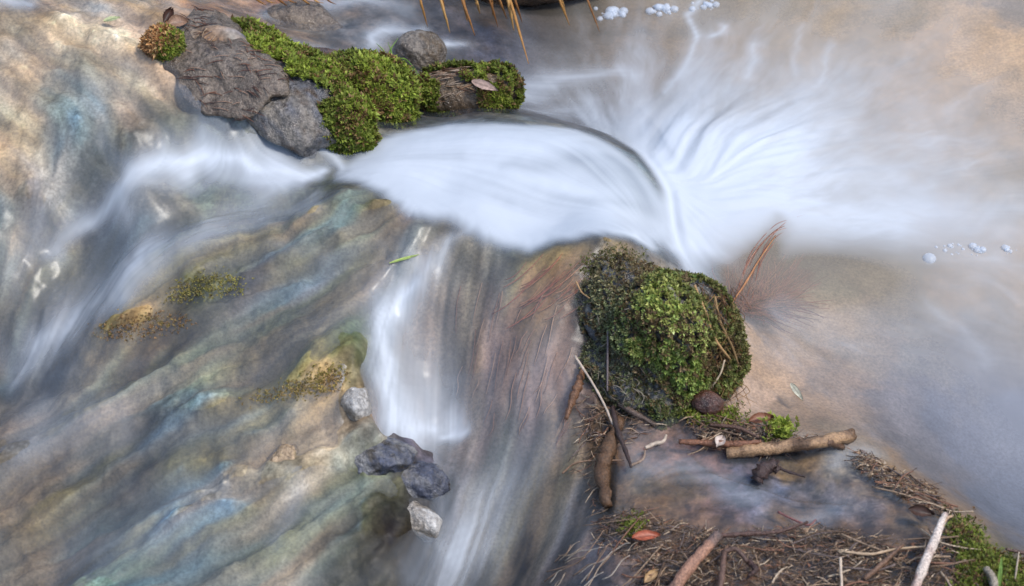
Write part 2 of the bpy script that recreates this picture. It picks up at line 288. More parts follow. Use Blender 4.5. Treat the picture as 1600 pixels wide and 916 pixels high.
# ------------------------------------------------------------------ bed colour: limestone, algae, sand and silt surveyed at spots; sky and dark-bank reflections coloured in
CPT = """30 20 140 118 98;100 60 196 172 150;180 80 205 182 160;60 120 176 150 120;110 140 120 128 120;150 150 112 132 140;200 130 190 165 140;230 100 186 152 120;30 190 176 150 120;100 190 108 126 136;160 220 96 108 104;220 190 110 94 76;260 220 86 84 62;200 160 176 150 130;40 280 190 172 155;100 300 170 160 150;150 280 96 100 100;200 300 96 102 104;20 340 96 108 96;60 330 110 110 124;30 400 128 112 92;300 120 136 112 92;280 190 92 86 66;330 40 150 128 108;260 20 146 118 92;360 10 150 120 96
350 200 116 112 100;400 240 126 124 120;330 300 104 110 88;420 320 118 122 108;520 310 96 96 56;580 320 104 98 62;460 355 100 122 126;540 350 120 128 108;620 370 120 100 84;680 360 124 112 84;500 400 118 108 100;420 390 124 112 110;340 400 118 112 106;300 450 128 116 60;350 430 150 136 70;280 480 110 100 70;400 450 104 102 118;440 430 120 116 136;540 430 116 106 92;590 400 112 98 82;250 420 110 104 96;180 470 104 100 84;120 420 100 88 62;60 470 92 80 62;40 540 84 74 70;160 520 128 104 74;220 515 150 118 78;280 530 136 108 70;350 540 112 110 98;440 500 110 114 96;500 500 116 120 100;540 540 86 106 84;560 560 64 70 34;460 570 112 106 96;380 590 120 104 80;300 570 106 116 96;200 570 104 112 96;100 600 86 80 76;60 650 92 84 84;180 620 120 108 92
500 590 164 136 84;460 600 150 126 80;520 620 156 130 76;420 620 120 96 70;340 635 136 112 82;280 650 120 108 96;250 670 118 112 122;360 670 86 110 132;430 660 96 128 142;470 650 110 132 140;480 690 108 100 58;440 710 150 128 96;390 740 116 92 54;320 730 124 104 40;260 740 110 100 62;200 720 120 104 92;100 720 84 76 70;40 760 110 88 62;150 770 108 116 116;260 780 86 112 132;340 790 84 116 140;420 770 116 104 86;480 750 92 122 148;500 800 80 124 164;450 830 110 112 86;380 840 100 106 98;300 850 84 108 120;200 850 92 110 122;100 840 110 108 98;30 870 136 112 86;200 900 84 98 84;330 900 104 112 110;440 890 124 112 100;520 860 104 108 92;560 780 90 120 140;540 740 150 136 116;570 840 96 86 46;610 840 70 58 34;640 870 54 44 30;600 760 104 98 50
620 720 62 62 76;660 740 54 56 66;680 800 52 46 44;560 680 86 90 96;560 650 160 128 100;580 620 110 98 92
740 420 120 112 92;800 420 114 108 70;860 410 112 104 62;920 400 106 92 62;820 470 124 98 72;760 500 130 104 84;740 540 140 118 104;800 540 136 110 98;860 500 130 100 78;900 480 126 92 70;780 600 126 112 112;840 600 130 110 104;880 600 140 112 98;760 660 128 112 104;820 680 110 98 84;880 680 136 112 92;900 640 116 84 62;780 720 112 112 98;850 760 116 108 84;900 740 136 120 92;820 820 104 100 88;880 820 110 106 104;780 880 104 104 104;860 890 120 104 92;700 760 100 104 112;940 700 106 78 50;950 780 76 58 38
940 440 124 108 84;980 620 120 98 76;940 600 130 104 80;1000 690 120 98 86;1050 720 126 98 90;1100 740 124 92 84;1050 770 110 86 60;1000 760 124 96 60;1150 760 108 100 116;1200 780 104 104 120;1250 740 126 104 68;1300 730 136 118 92;1350 720 132 116 94;1400 740 136 106 66;1430 770 132 104 70;1300 790 108 104 112;1370 800 110 96 92;1440 820 104 84 62;1200 690 110 84 56;1000 820 128 98 62;1050 870 120 92 60;1150 850 104 80 54;1250 850 98 76 52;1350 870 104 80 52;1450 880 84 66 44;1530 890 84 80 36;960 880 150 124 110;1000 900 160 132 116
1180 520 178 146 112;1220 580 190 156 122;1180 610 176 148 124;1280 520 168 144 116;1150 480 126 92 72;1220 440 118 88 70;1250 400 124 112 88;1300 450 140 130 104;1400 440 150 134 104;1500 430 176 146 108;1580 420 184 150 112;1350 540 152 134 112;1450 560 140 130 112;1550 560 138 132 124;1320 600 158 134 112;1400 640 128 120 118;1500 700 110 112 122;1580 650 116 118 124;1580 800 100 106 118;1450 700 112 106 104;1240 640 140 116 92
1500 80 210 170 124;1550 60 204 164 118;1450 120 186 152 112;1350 60 170 142 106;1250 60 158 132 98;1150 80 148 120 84;1080 80 130 104 74;1000 90 104 84 66;1000 130 106 86 70;940 60 74 64 60;860 60 60 58 62;850 110 72 70 74;900 150 84 80 78;1100 20 120 104 84;1200 15 140 122 96;1400 10 150 130 104;1580 10 140 122 108;1500 200 176 148 116;1590 300 160 142 118;1590 180 176 148 118;1300 120 164 138 104
440 40 122 104 86;700 260 116 122 120;850 270 112 120 112;930 260 108 118 108;1000 300 108 118 114;960 340 112 120 116;800 340 120 124 122;1040 340 112 120 120;500 40 110 98 84;430 90 86 80 86;560 40 90 84 80;640 100 96 90 82;720 50 66 62 66;780 80 60 60 70;760 20 58 50 44;520 100 70 56 50;660 20 64 60 60;300 5 150 104 60;450 -5 150 96 48"""
cp = np.array([[float(t) for t in s_.split()] for s_ in CPT.replace('\n', ';').split(';') if s_.strip()])  # the brightest tans, far right of the upper pool, paint a sunlit patch
cxy = np.array([P(a[0], a[1], True) for a in cp]); ccol = np.array([srgb(*a[2:]) for a in cp])
wx = X+(fbm(X, Y, .07, 101, 4, .6)-.5)*.13; wy = Y+(fbm(X, Y, .07, 111, 4, .6)-.5)*.17
BC = np.zeros(X.shape+(3,)); W = np.zeros(X.shape)
for p, c in zip(cxy, ccol):
    k = 1/((wx-p[0])**2+((wy-p[1])*.75)**2+.00025)**2.2; W += k; BC += k[..., None]*c
BC /= W[..., None]
lum = BC.mean(-1, keepdims=True); satk = 1+.12*midm[..., None]-.24*np.clip(frontm+midm+.6*rockm+.5*debm, 0, 1)[..., None]-.05*poolm[..., None]; BC = np.clip(lum+(BC-lum)*satk, .004, .9)
# mottling of each stone: pale lime crust, dark algae
mot = fbm(X, Y, .035, 131, 5, .62); mo2 = fbm(X, Y, .012, 141, 3, .6)
wet = np.clip(frontm+midm+rockm*.8, 0, 1)
crust = sstep(.54, .68, mot)*(1+.5*rockm); dark = sstep(.47, .33, mot)
n4 = fbm(X, Y, .085, 301, 3); n5 = fbm(X, Y, .06, 311, 3); n6 = fbm(X, Y, .045, 321, 3)
Q1, Q2, Q3 = [norm01(t_) for t_ in lic([n4, n5, n6], 20, 1.3)]
band = lambda q, a, b: (sstep(a, b, q)*np.clip(frontm+.5*midm+.35*rockm, 0, 1))[..., None]
pn_ = BC.mean(-1, keepdims=True)/.16
BC = BC*(1-.42*band(Q1, .56, .72))+srgb(88, 124, 142)*pn_*.42*band(Q1, .56, .72)  # teal streaks put sky reflection into the bed colour
BC = BC*(1-.55*band(Q2, .58, .74))+srgb(124, 110, 58)*pn_*.55*band(Q2, .58, .74)
BC = BC*(1-.6*band(Q3, .60, .76))+srgb(136, 112, 92)*pn_*.6*band(Q3, .60, .76)
BC = BC*(1-.5*band(1-Q3, .60, .76))+srgb(74, 58, 46)*pn_*.5*band(1-Q3, .60, .76)
tone = (1+.65*crust-.5*dark+(mo2-.5)*(.7+.8*midm)+.5*(crust-dark)*midm)*(1+.30*frontm+.25*midm+.12*rockm)*(1+.55*(L1-.5)*wet)*(1-.5*sstep(.52, .25, L3)*frontm)*(1+.6*(L2-.5)*wet)  # L3 hollows of the front ledges darkened: crevice shade put into the colour
hue = fbm(X, Y, .05, 151, 3)-.5
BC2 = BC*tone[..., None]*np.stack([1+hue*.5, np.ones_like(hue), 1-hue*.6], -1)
BCs = lic([BC2], 15, 1.0)[0]; BCs_s = lic([BC2], 5, 1.0)[0]
sub = (.45+.55*sstep(.0, .012, ZW-ZB))*wet
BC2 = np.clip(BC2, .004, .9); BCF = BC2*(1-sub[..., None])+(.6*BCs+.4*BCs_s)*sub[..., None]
pb = poolm[..., None]; BCF = BCF*(1-pb)+(1.18*BC*(1+.95*(fbm(X, Y, .06, 161, 5, .6)[..., None]-.5)+.25*(mo2[..., None]-.5)))*pb
soil = srgb(92, 80, 56)*(.7+.6*fbm(X, Y, .3, 171, 4)[..., None])
BCF = BCF*(1-OUT[..., None])+soil*OUT[..., None]
gr_ = np.clip(frontm+.5*rockm, 0, 1)[..., None]; BCF = BCF*(1-gr_+gr_*np.array([.98, 1.04, .93])); mm_ = midm[..., None]; BCF = BCF*(1-mm_+mm_*np.array([1.0, .95, .90])); BCF = np.clip(BCF*.95, .01, .8)

# ------------------------------------------------------------------ object helpers
def link_mesh(name, V, Fc, mat, parent=None, col=None, smooth=True, attrs=None, loc=None):
    V = np.ascontiguousarray(V, np.float32); me = bpy.data.meshes.new(name)
    if isinstance(Fc, np.ndarray):
        k = Fc.shape[1]; m = len(Fc)
        me.vertices.add(len(V)); me.vertices.foreach_set('co', V.ravel()); me.loops.add(m*k); me.loops.foreach_set('vertex_index', Fc.astype(np.int32).ravel())
        me.polygons.add(m); me.polygons.foreach_set('loop_start', np.arange(0, m*k, k, dtype=np.int32)); me.update(calc_edges=True)
    else: me.from_pydata(V.tolist(), [], Fc)
    me.polygons.foreach_set('use_smooth', np.full(len(me.polygons), smooth)); me.update()
    if col is not None:
        a = me.attributes.new('col', 'FLOAT_COLOR', 'POINT'); c = np.ones((len(V), 4), np.float32); c[:, :3] = col; a.data.foreach_set('color', c.ravel())
    for k_, v_ in (attrs or {}).items():
        a = me.attributes.new(k_, 'FLOAT', 'POINT'); a.data.foreach_set('value', np.ascontiguousarray(v_, np.float32).ravel())
    me.materials.append(mat); o = bpy.data.objects.new(name, me); COL.objects.link(o)
    if parent is not None: o.parent = parent
    if loc is not None: o.location = loc
    return o
def tag(o, label=None, cat=None, group=None, kind=None):
    for k_, v_ in (('label', label), ('category', cat), ('group', group), ('kind', kind)):
        if v_: o[k_] = v_
    return o
def empty(name, loc, label, cat, group=None):
    o = bpy.data.objects.new(name, None); COL.objects.link(o); o.location = loc; o.empty_display_size = .02; return tag(o, label, cat, group)
# materials
class MT:
    def __init__(s_, name):
        s_.m = bpy.data.materials.new(name); s_.m.use_nodes = True; s_.t = s_.m.node_tree; s_.t.nodes.clear(); s_.out = s_.n('OutputMaterial')
    def n(s_, typ, **kw):
        nd = s_.t.nodes.new('ShaderNode'+typ)
        for k_, v_ in kw.items():
            if k_.startswith('i_'):
                key = k_[2:]; nd.inputs[int(key) if key.isdigit() else key.replace('_', ' ')].default_value = v_
            else: setattr(nd, k_, v_)
        return nd
    def l(s_, a, b): s_.t.links.new(a, b)
def mat_attr(name, rough=.5, nscale=180, namp=.5, bump=.4, bscale=220, spec=.5, transl=0.0, mult=(1, 1, 1), bdist=.003):
    m = MT(name); a = m.n('Attribute', attribute_name='col'); tc = m.n('TexCoord')
    no = m.n('TexNoise', i_Scale=nscale, i_Detail=5, i_Roughness=.65); m.l(tc.outputs['Object'], no.inputs['Vector'])
    mr = m.n('MapRange', i_1=.3, i_2=.7, i_3=1-namp, i_4=1+namp); m.l(no.outputs[0], mr.inputs[0])
    mx = m.n('Mix', data_type='RGBA', blend_type='MULTIPLY'); mx.inputs['Factor'].default_value = 1
    m.l(a.outputs['Color'], mx.inputs['A']); m.l(mr.outputs[0], mx.inputs['B'])
    p = m.n('BsdfPrincipled', i_Roughness=rough); p.inputs['Specular IOR Level'].default_value = spec; m.l(mx.outputs['Result'], p.inputs['Base Color'])
    rr_ = m.n('MapRange', i_1=.3, i_2=.7, i_3=max(rough-.18, .05), i_4=min(rough+.15, 1)); n2_ = m.n('TexNoise', i_Scale=40, i_Detail=3); m.l(tc.outputs['Object'], n2_.inputs['Vector']); m.l(n2_.outputs[0], rr_.inputs[0]); m.l(rr_.outputs[0], p.inputs['Roughness'])
    if bump:
        nb = m.n('TexNoise', i_Scale=bscale, i_Detail=5, i_Roughness=.6); m.l(tc.outputs['Object'], nb.inputs['Vector'])
        b = m.n('Bump', i_Strength=bump, i_Distance=bdist); m.l(nb.outputs[0], b.inputs['Height']); m.l(b.outputs[0], p.inputs['Normal'])
    if transl:
        t_ = m.n('BsdfTranslucent'); m.l(mx.outputs['Result'], t_.inputs[0]); mm = m.n('MixShader', i_0=transl); m.l(p.outputs[0], mm.inputs[1]); m.l(t_.outputs[0], mm.inputs[2]); m.l(mm.outputs[0], m.out.inputs[0])
    else: m.l(p.outputs[0], m.out.inputs[0])
    return m.m
M_BED = mat_attr('wet_stream_bed', .55, 150, .35, .3, 260, .2)
M_ROCK = mat_attr('wet_rock', .24, 110, .6, .9, 150, .6, bdist=.006)
M_MOSS = mat_attr('moss', .62, 60, .3, 0, spec=.25, transl=.25)
M_WOOD = mat_attr('wet_wood', .38, 260, .6, .9, 300, .4)
M_STRAW = mat_attr('dry_straw', .5, 200, .25, 0, spec=.35, transl=.15)
M_LEAF = mat_attr('fallen_leaf', .45, 160, .35, .3, 200, .4, transl=.1)

def water_mat():
    m = MT('silty_stream_water')
    fo = m.n('Attribute', attribute_name='foam'); mk = m.n('Attribute', attribute_name='milk'); gl = m.n('Attribute', attribute_name='sheen'); mc = m.n('Attribute', attribute_name='col')
    tr = m.n('BsdfTransparent'); dm = m.n('BsdfDiffuse'); m.l(mc.outputs['Color'], dm.inputs[0])
    df = m.n('BsdfDiffuse'); df.inputs[0].default_value = (.56, .60, .645, 1)
    a = m.n('MixShader'); m.l(mk.outputs['Fac'], a.inputs[0]); m.l(tr.outputs[0], a.inputs[1]); m.l(dm.outputs[0], a.inputs[2])
    b = m.n('MixShader'); m.l(fo.outputs['Fac'], b.inputs[0]); m.l(a.outputs[0], b.inputs[1]); m.l(df.outputs[0], b.inputs[2])
    g_ = m.n('BsdfGlossy', i_Roughness=.26); fr = m.n('Fresnel', i_IOR=1.40); mu = m.n('Math', operation='MULTIPLY'); m.l(fr.outputs[0], mu.inputs[0]); m.l(gl.outputs['Fac'], mu.inputs[1])
    c = m.n('MixShader'); m.l(mu.outputs[0], c.inputs[0]); m.l(b.outputs[0], c.inputs[1]); m.l(g_.outputs[0], c.inputs[2]); m.l(c.outputs[0], m.out.inputs[0])
    tc = m.n('TexCoord'); nb = m.n('TexNoise', i_Scale=22, i_Detail=3); m.l(tc.outputs['Object'], nb.inputs['Vector']); bu = m.n('Bump', i_Strength=.12, i_Distance=.01); m.l(nb.outputs[0], bu.inputs['Height']); m.l(bu.outputs[0], g_.inputs['Normal'])
    return m.m
M_WATER = water_mat()
# ------------------------------------------------------------------ bed and water sheets
def quads(mask=None):
    idx = np.arange(NX*NY).reshape(NX, NY)
    q = np.stack([idx[:-1, :-1], idx[1:, :-1], idx[1:, 1:], idx[:-1, 1:]], -1).reshape(-1, 4)
    if mask is not None:
        mk_ = mask.ravel(); q = q[mk_[q].any(1)]
    return q
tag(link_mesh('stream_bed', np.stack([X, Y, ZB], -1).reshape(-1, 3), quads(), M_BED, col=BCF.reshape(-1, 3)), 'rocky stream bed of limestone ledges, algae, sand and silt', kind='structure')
wmask = (out < .3) & (ZW > ZB-.02)
q = quads(wmask); used = np.unique(q); remap = np.full(NX*NY, -1); remap[used] = np.arange(len(used))
pool_t = sstep(0, 60, POOL)
milkc = np.ones(X.shape+(3,))*srgb(150, 160, 172); tan_ = srgb(174, 156, 124); blue = srgb(160, 163, 172)  # blue stands in for sky reflected at the pool's lower right
lowR = np.clip(blob(1560, 760, 300, 200, 1.2)+blob(1420, 560, 200, 120, .35), 0, 1)[..., None]
milkc = milkc*(1-pool_t[..., None])+(tan_*(1-lowR)+blue*lowR)*pool_t[..., None]
sheen = np.ones(X.shape)*.55+.15*frontm+.7*debm-.1*midm-blob(560, 870, 190, 110, .7); sheen = np.maximum(sheen, .05)
Vw = np.stack([X, Y, ZW], -1).reshape(-1, 3)[used]
tag(link_mesh('stream_water', Vw, remap[q], M_WATER, col=milkc.reshape(-1, 3)[used], attrs={'foam': F.ravel()[used], 'milk': M.ravel()[used], 'sheen': sheen.ravel()[used]}), 'silky white and silty water running over the ledges into the pool', kind='structure')

ZTOP = np.maximum(ZB, np.where(wmask, ZW, -9))
def ground(x, y, bed=False):
    i = np.interp(x, XS, np.arange(NX)); j = np.interp(y, YS, np.arange(NY)); return float(samp(ZB if bed else ZTOP, np.array([i]), np.array([j]))[0])
#OBJECTS
# ------------------------------------------------------------------ shape builders
import bmesh
from mathutils.bvhtree import BVHTree
_ico = {}
def ico(sub):
    if sub not in _ico:
        bm = bmesh.new(); bmesh.ops.create_icosphere(bm, subdivisions=sub, radius=1); bm.verts.ensure_lookup_table()
        _ico[sub] = (np.array([v.co[:] for v in bm.verts]), np.array([[v.index for v in f.verts] for f in bm.faces])); bm.free()
    return _ico[sub]
def unit(a): return a/(np.linalg.norm(a, axis=-1, keepdims=True)+1e-12)
def lump(radii, lobes=(), seed=0, amp=.1, sub=5, cuts=0, nscale=.6):
    """rounded stone: union of ellipsoids about the centre, trimmed by random planes, roughened"""
    D, Fc = ico(sub); r = 1/np.sqrt(((D/np.array(radii))**2).sum(1))
    for c, q in lobes:
        c = np.array(c); q = np.array(q); a = ((D/q)**2).sum(1); b = (D*c/q**2).sum(1); k = ((c/q)**2).sum()-1; ds = b*b-a*k
        t_ = np.where(ds > 0, (b+np.sqrt(np.maximum(ds, 0)))/a, 0); m = max(radii)*.12; h = np.clip(.5+.5*(t_-r)/m, 0, 1); r = r*(1-h)+t_*h+m*h*(1-h)
    g = np.random.default_rng(seed)
    for _ in range(cuts):
        nn = unit(g.normal(size=3)); h = np.sqrt(((nn*np.array(radii))**2).sum())*g.uniform(.72, .92); dn = D@nn; lim = np.where(dn > .05, h/np.maximum(dn, .05), 9); r = np.minimum(r, lim)
    V = D*r[:, None]; sc = nscale*max(radii)
    r2 = r*(1+amp*2*(fbm3(V+seed*.37, sc, 300+seed, 5)-.5)+amp*.8*(np.abs(fbm3(V+seed*.7, sc*.5, 330+seed, 3)-.5)*-4+.5))
    return D*r2[:, None], Fc
def rock_col(V, c1, c2, c3, sc=.03, seed=0):
    a = sstep(.4, .62, fbm3(V, sc, 400+seed, 4, .6))[:, None]; b = sstep(.52, .68, fbm3(V, sc*.6, 430+seed, 4, .6))[:, None]
    c = srgb(*c1)*(1-a)+srgb(*c2)*a; return (c*(1-b)+srgb(*c3)*b)*(.55+.9*fbm3(V, sc*.25, 440+seed, 3, .7))[:, None]
def tri_sample(V, Fc, m, g):
    A_ = V[Fc[:, 0]]; B_ = V[Fc[:, 1]]; C_ = V[Fc[:, 2]]; nn = np.cross(B_-A_, C_-A_); ar = np.linalg.norm(nn, axis=1)
    i = g.choice(len(Fc), m, p=ar/ar.sum()); s1 = np.sqrt(g.random(m))[:, None]; s2 = g.random(m)[:, None]
    return A_[i]*(1-s1)+B_[i]*s1*(1-s2)+C_[i]*s1*s2, unit(nn[i])
def fronds(Pt, Nn, ln, col, g, k=6):
    """moss shoots: a spray of k small pointed leaves round a short stem"""
    m = len(Pt); ax = unit(Nn+g.normal(size=(m, 3))*.45+np.array([0, 0, .35])); t1 = unit(np.cross(ax, g.normal(size=(m, 3)))); t2 = np.cross(ax, t1)
    Vs, Cs = [], []
    for j in range(k):
        a = 2*math.pi*j/k+g.random(m)*.9; rd = t1*np.cos(a)[:, None]+t2*np.sin(a)[:, None]; sd_ = np.cross(ax, rd); lev = (j/k)*.65
        b = Pt+ax*(ln*lev)[:, None]-ax*(ln*.15)[:, None]; L_ = ln*g.uniform(.5, .95, m)
        tip = b+(rd*.75+ax*g.uniform(.35, .95, m)[:, None])*L_[:, None]; wd = (L_*.24)[:, None]; mid = b*.55+tip*.45+ax*(L_*.07)[:, None]
        Vs += [b, mid+sd_*wd, tip, mid-sd_*wd]
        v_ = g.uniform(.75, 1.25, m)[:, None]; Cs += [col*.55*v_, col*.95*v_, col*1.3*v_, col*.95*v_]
    V = np.stack(Vs, 1).reshape(-1, 3); C_ = np.stack(Cs, 1).reshape(-1, 3)
    base = (np.arange(m*k)*4)[:, None]; return V, base+np.array([[0, 1, 2, 3]]), np.clip(C_, 0, 1)
GREEN = [srgb(132, 146, 54), srgb(104, 118, 42), srgb(158, 168, 78), srgb(70, 80, 34), srgb(124, 116, 56)]
BROWN = [srgb(112, 86, 54), srgb(140, 112, 76), srgb(84, 64, 42)]
def moss_cols(Pt, g, brown=.12, bright=1.0, sc=.05):
    m = len(Pt); q = fbm3(Pt, sc, 500, 4, .6); c = np.empty((m, 3)); pal = np.array(GREEN)
    lo = sstep(.36, .64, q)[:, None]; c = pal[3]*(1-lo)+pal[0]*lo; j = g.integers(0, 5, m); c = .6*c+.4*pal[j]
    b = (fbm3(Pt+3, sc*.7, 520, 3) < .36+brown*.25) & (g.random(m) < .25+brown) | (g.random(m) < brown*.4)
    c[b] = np.array(BROWN)[g.integers(0, 3, b.sum())]; return c*bright
def catmull(p, n_):
    p = np.asarray(p, float)
    if len(p) == 2: return p[0]+(p[1]-p[0])*np.linspace(0, 1, n_)[:, None]
    q = np.vstack([2*p[0]-p[1], p, 2*p[-1]-p[-2]]); t = np.linspace(0, len(p)-1-1e-6, n_); i = t.astype(int); f = (t-i)[:, None]
    a, b, c, d = q[i], q[i+1], q[i+2], q[i+3]
    return .5*(2*b+(c-a)*f+(2*a-5*b+4*c-d)*f**2+(3*b-a-3*c+d)*f**3)
def tube(p, rad, n_=14, sides=7, g=None, jit=.0, knots=0.0):
    c = catmull(p, n_); T = unit(np.gradient(c, axis=0)); up = np.array([.13, .21, .97]); a = unit(np.cross(T, up)); b = np.cross(a, T)
    r_ = np.interp(np.linspace(0, 1, n_), np.linspace(0, 1, len(rad)), rad) if isinstance(rad, (list, tuple)) else np.full(n_, rad)
    g = g or rng
    if jit: r_ = r_*(1+jit*(g.random(n_)-.5)*2); c = c+(g.random((n_, 3))-.5)*r_[:, None]*jit*1.2
    th = np.arange(sides)*2*math.pi/sides; rr_ = r_[:, None]*(1+knots*(g.random((n_, sides))-.5))
    V = c[:, None]+(a[:, None]*np.cos(th)[None, :, None]+b[:, None]*np.sin(th)[None, :, None])*rr_[..., None]
    V = V.reshape(-1, 3); i = np.arange(n_-1)[:, None]*sides; j = np.arange(sides)[None]; jn = (j+1) % sides
    Q = np.stack([i+j, i+jn, i+sides+jn, i+sides+j], -1).reshape(-1, 4)
    V = np.vstack([V, c[:1], c[-1:]]); e0, e1 = len(V)-2, len(V)-1; j = np.arange(sides); jn = (j+1) % sides; o_ = (n_-1)*sides
    cap = np.vstack([np.stack([jn, j, np.full(sides, e0), np.full(sides, e0)], -1), np.stack([o_+j, o_+jn, np.full(sides, e1), np.full(sides, e1)], -1)])
    return V, np.vstack([np.stack([Q[:, 0], Q[:, 1], Q[:, 2]], -1), np.stack([Q[:, 0], Q[:, 2], Q[:, 3]], -1), cap[:, :3]])
class Bag:
    def __init__(s_): s_.v, s_.f, s_.c, s_.n = [], [], [], 0
    def add(s_, V, Fc, c): s_.v.append(V); s_.f.append(Fc+s_.n); s_.c.append(np.broadcast_to(c, (len(V), 3))); s_.n += len(V)
    def build(s_, name, mat, parent=None, loc=None):
        V = np.vstack(s_.v); V = V-np.asarray(loc) if loc is not None else V
        return link_mesh(name, V, np.vstack(s_.f), mat, parent, col=np.vstack(s_.c), loc=loc)
def spot(u, v, dz=0.0, bed=False):
    """ground point seen at a spot of the survey picture, dz above it"""
    d = ray(u, v); t = np.linspace(2.6, 6.5, 1800); p = CAM+d*t[:, None]
    i = np.interp(p[:, 0], XS, np.arange(NX)); j = np.interp(p[:, 1], YS, np.arange(NY)); h = samp(ZB if bed else ZTOP, i, j)+dz
    k = np.argmax(p[:, 2] <= h); return p[k]
def ppm(p): return float(np.dot(p-CAM, [0, CP, -SP]))/FPX          # metres per survey pixel at p
def grain(V, c, sc=.012, seed=0, amt=.5): return np.asarray(c)*(1-amt+2*amt*fbm3(V*np.array([1, 1, 1]), sc, 600+seed, 4, .65))[:, None]
def stick(name, pts, rpx, col, label, cat, mat=None, group=None, jit=.12, knots=.25, n_=22, sides=9, twigs=(), col2=None, bed=False, tipcol=None):
    """pts: (u, v, height); rpx: radius in survey pixels, one or several; twigs: side shoots"""
    W_ = np.array([spot(u, v, h, bed) for u, v, h in pts]); k = ppm(W_.mean(0)); sc = (lambda r: [x*k for x in r] if isinstance(r, (list, tuple)) else r*k)
    o0 = W_.mean(0); V, Fc = tube(W_, sc(rpx), n_, sides, jit=jit, knots=knots); c = grain(V, srgb(*col), .014, len(V))
    if col2 is not None:
        m = sstep(.48, .6, fbm3(V, .03, 640, 3))[:, None]; c = c*(1-m)+grain(V, srgb(*col2), .01)*m
    if not twigs:
        return tag(link_mesh(name, V-o0, Fc, mat or M_WOOD, col=c, loc=o0), label, cat, group)
    t_ = empty(name, o0, label, cat, group); link_mesh('stem', V-o0, Fc, mat or M_WOOD, t_, col=c)
    for tp, tr, tcol, tn in twigs:
        w_ = np.array([spot(u, v, h, bed) for u, v, h in tp]); V, Fc = tube(w_, sc(tr), 12, 7, jit=jit, knots=knots); link_mesh(tn, V-o0, Fc, mat or M_WOOD, t_, col=grain(V, srgb(*tcol), .012))
    return t_
def rand_in(poly, g):
    q = np.array(poly)
    while True:
        u, v = g.uniform(*[q[:, 0].min(), q[:, 0].max()]), g.uniform(q[:, 1].min(), q[:, 1].max()); c = False
        for i in range(len(q)):
            x1, y1 = q[i]; x2, y2 = q[(i+1) % len(q)]
            if (y1 > v) != (y2 > v) and u < (x2-x1)*(v-y1)/(y2-y1)+x1: c = not c
        if c: return u, v
def gnormal(p):
    e = .008; return unit(np.array([ground(p[0]-e, p[1])-ground(p[0]+e, p[1]), ground(p[0], p[1]-e)-ground(p[0], p[1]+e), 2*e]))
def ground_pts(poly, n_, g, dz=0):
    out_ = []
    for _ in range(n_):
        u, v = rand_in(poly, g); out_.append(spot(u+g.normal()*8, v+g.normal()*6, dz))
    return np.array(out_)
def ground_moss(name, poly, n_, ln, label, seed, brown=.1, bright=1.0, group=None, mound=.006, pal=None):
    g = np.random.default_rng(seed); Pt = ground_pts(poly, n_, g); Nn = np.array([gnormal(p) for p in Pt]); Pt = Pt+np.array([0, 0, 1])*(g.random(n_)*mound)[:, None]
    c = moss_cols(Pt, g, brown, bright, .04)
    if pal is not None: c = .35*c+.65*np.array([srgb(*x) for x in pal])[g.integers(0, len(pal), n_)]
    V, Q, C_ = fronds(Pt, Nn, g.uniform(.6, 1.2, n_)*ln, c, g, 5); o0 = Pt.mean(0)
    return tag(link_mesh(name, V-o0, Q, M_MOSS, col=C_, loc=o0), label, 'moss', group)
def leaf(name, u, v, L_, wd, rz, label, col, curl=.3, tilt=(0, 0), dz=.006, seed=0, parent=None):
    a, b = 13, 7; s_, t_ = np.meshgrid(np.linspace(0, 1, a), np.linspace(-1, 1, b), indexing='ij'); w_ = np.sin(np.pi*np.clip(s_, .02, .98)**.8)**.8*wd/2
    g = np.random.default_rng(seed); x = (s_-.5)*L_; y = t_*w_*(1+.15*(g.random(s_.shape)-.5)); z = curl*wd*(t_**2)*.6-curl*L_*.5*(s_-.5)**2+(g.random(s_.shape)-.5)*wd*.05
    T = np.stack([x, y, z], -1).reshape(-1, 3); B_ = T-np.array([0, 0, .0007]); V = np.vstack([T, B_]); i = np.arange(a-1)[:, None]*b; j = np.arange(b-1)[None]
    q_ = np.stack([i+j, i+b+j, i+b+j+1, i+j+1], -1).reshape(-1, 4); m = a*b
    rim = [k*b for k in range(a)]+[(a-1)*b+k for k in range(1, b)]+[k*b+b-1 for k in range(a-2, -1, -1)]+[k for k in range(b-2, 0, -1)]
    e = np.array([[rim[k], rim[(k+1) % len(rim)], rim[(k+1) % len(rim)]+m, rim[k]+m] for k in range(len(rim))])
    c = grain(V, srgb(*col), .01, seed, .45); mid = np.exp(-(np.concatenate([t_.ravel(), t_.ravel()])/.12)**2)[:, None]; c = c*(1-.4*mid)
    p = spot(u, v, dz); o = link_mesh(name, V, np.vstack([q_, q_[:, ::-1]+m, e]), M_LEAF, col=c); o.location = p; o.rotation_euler = (tilt[0], tilt[1], rz); return tag(o, label, 'leaf')
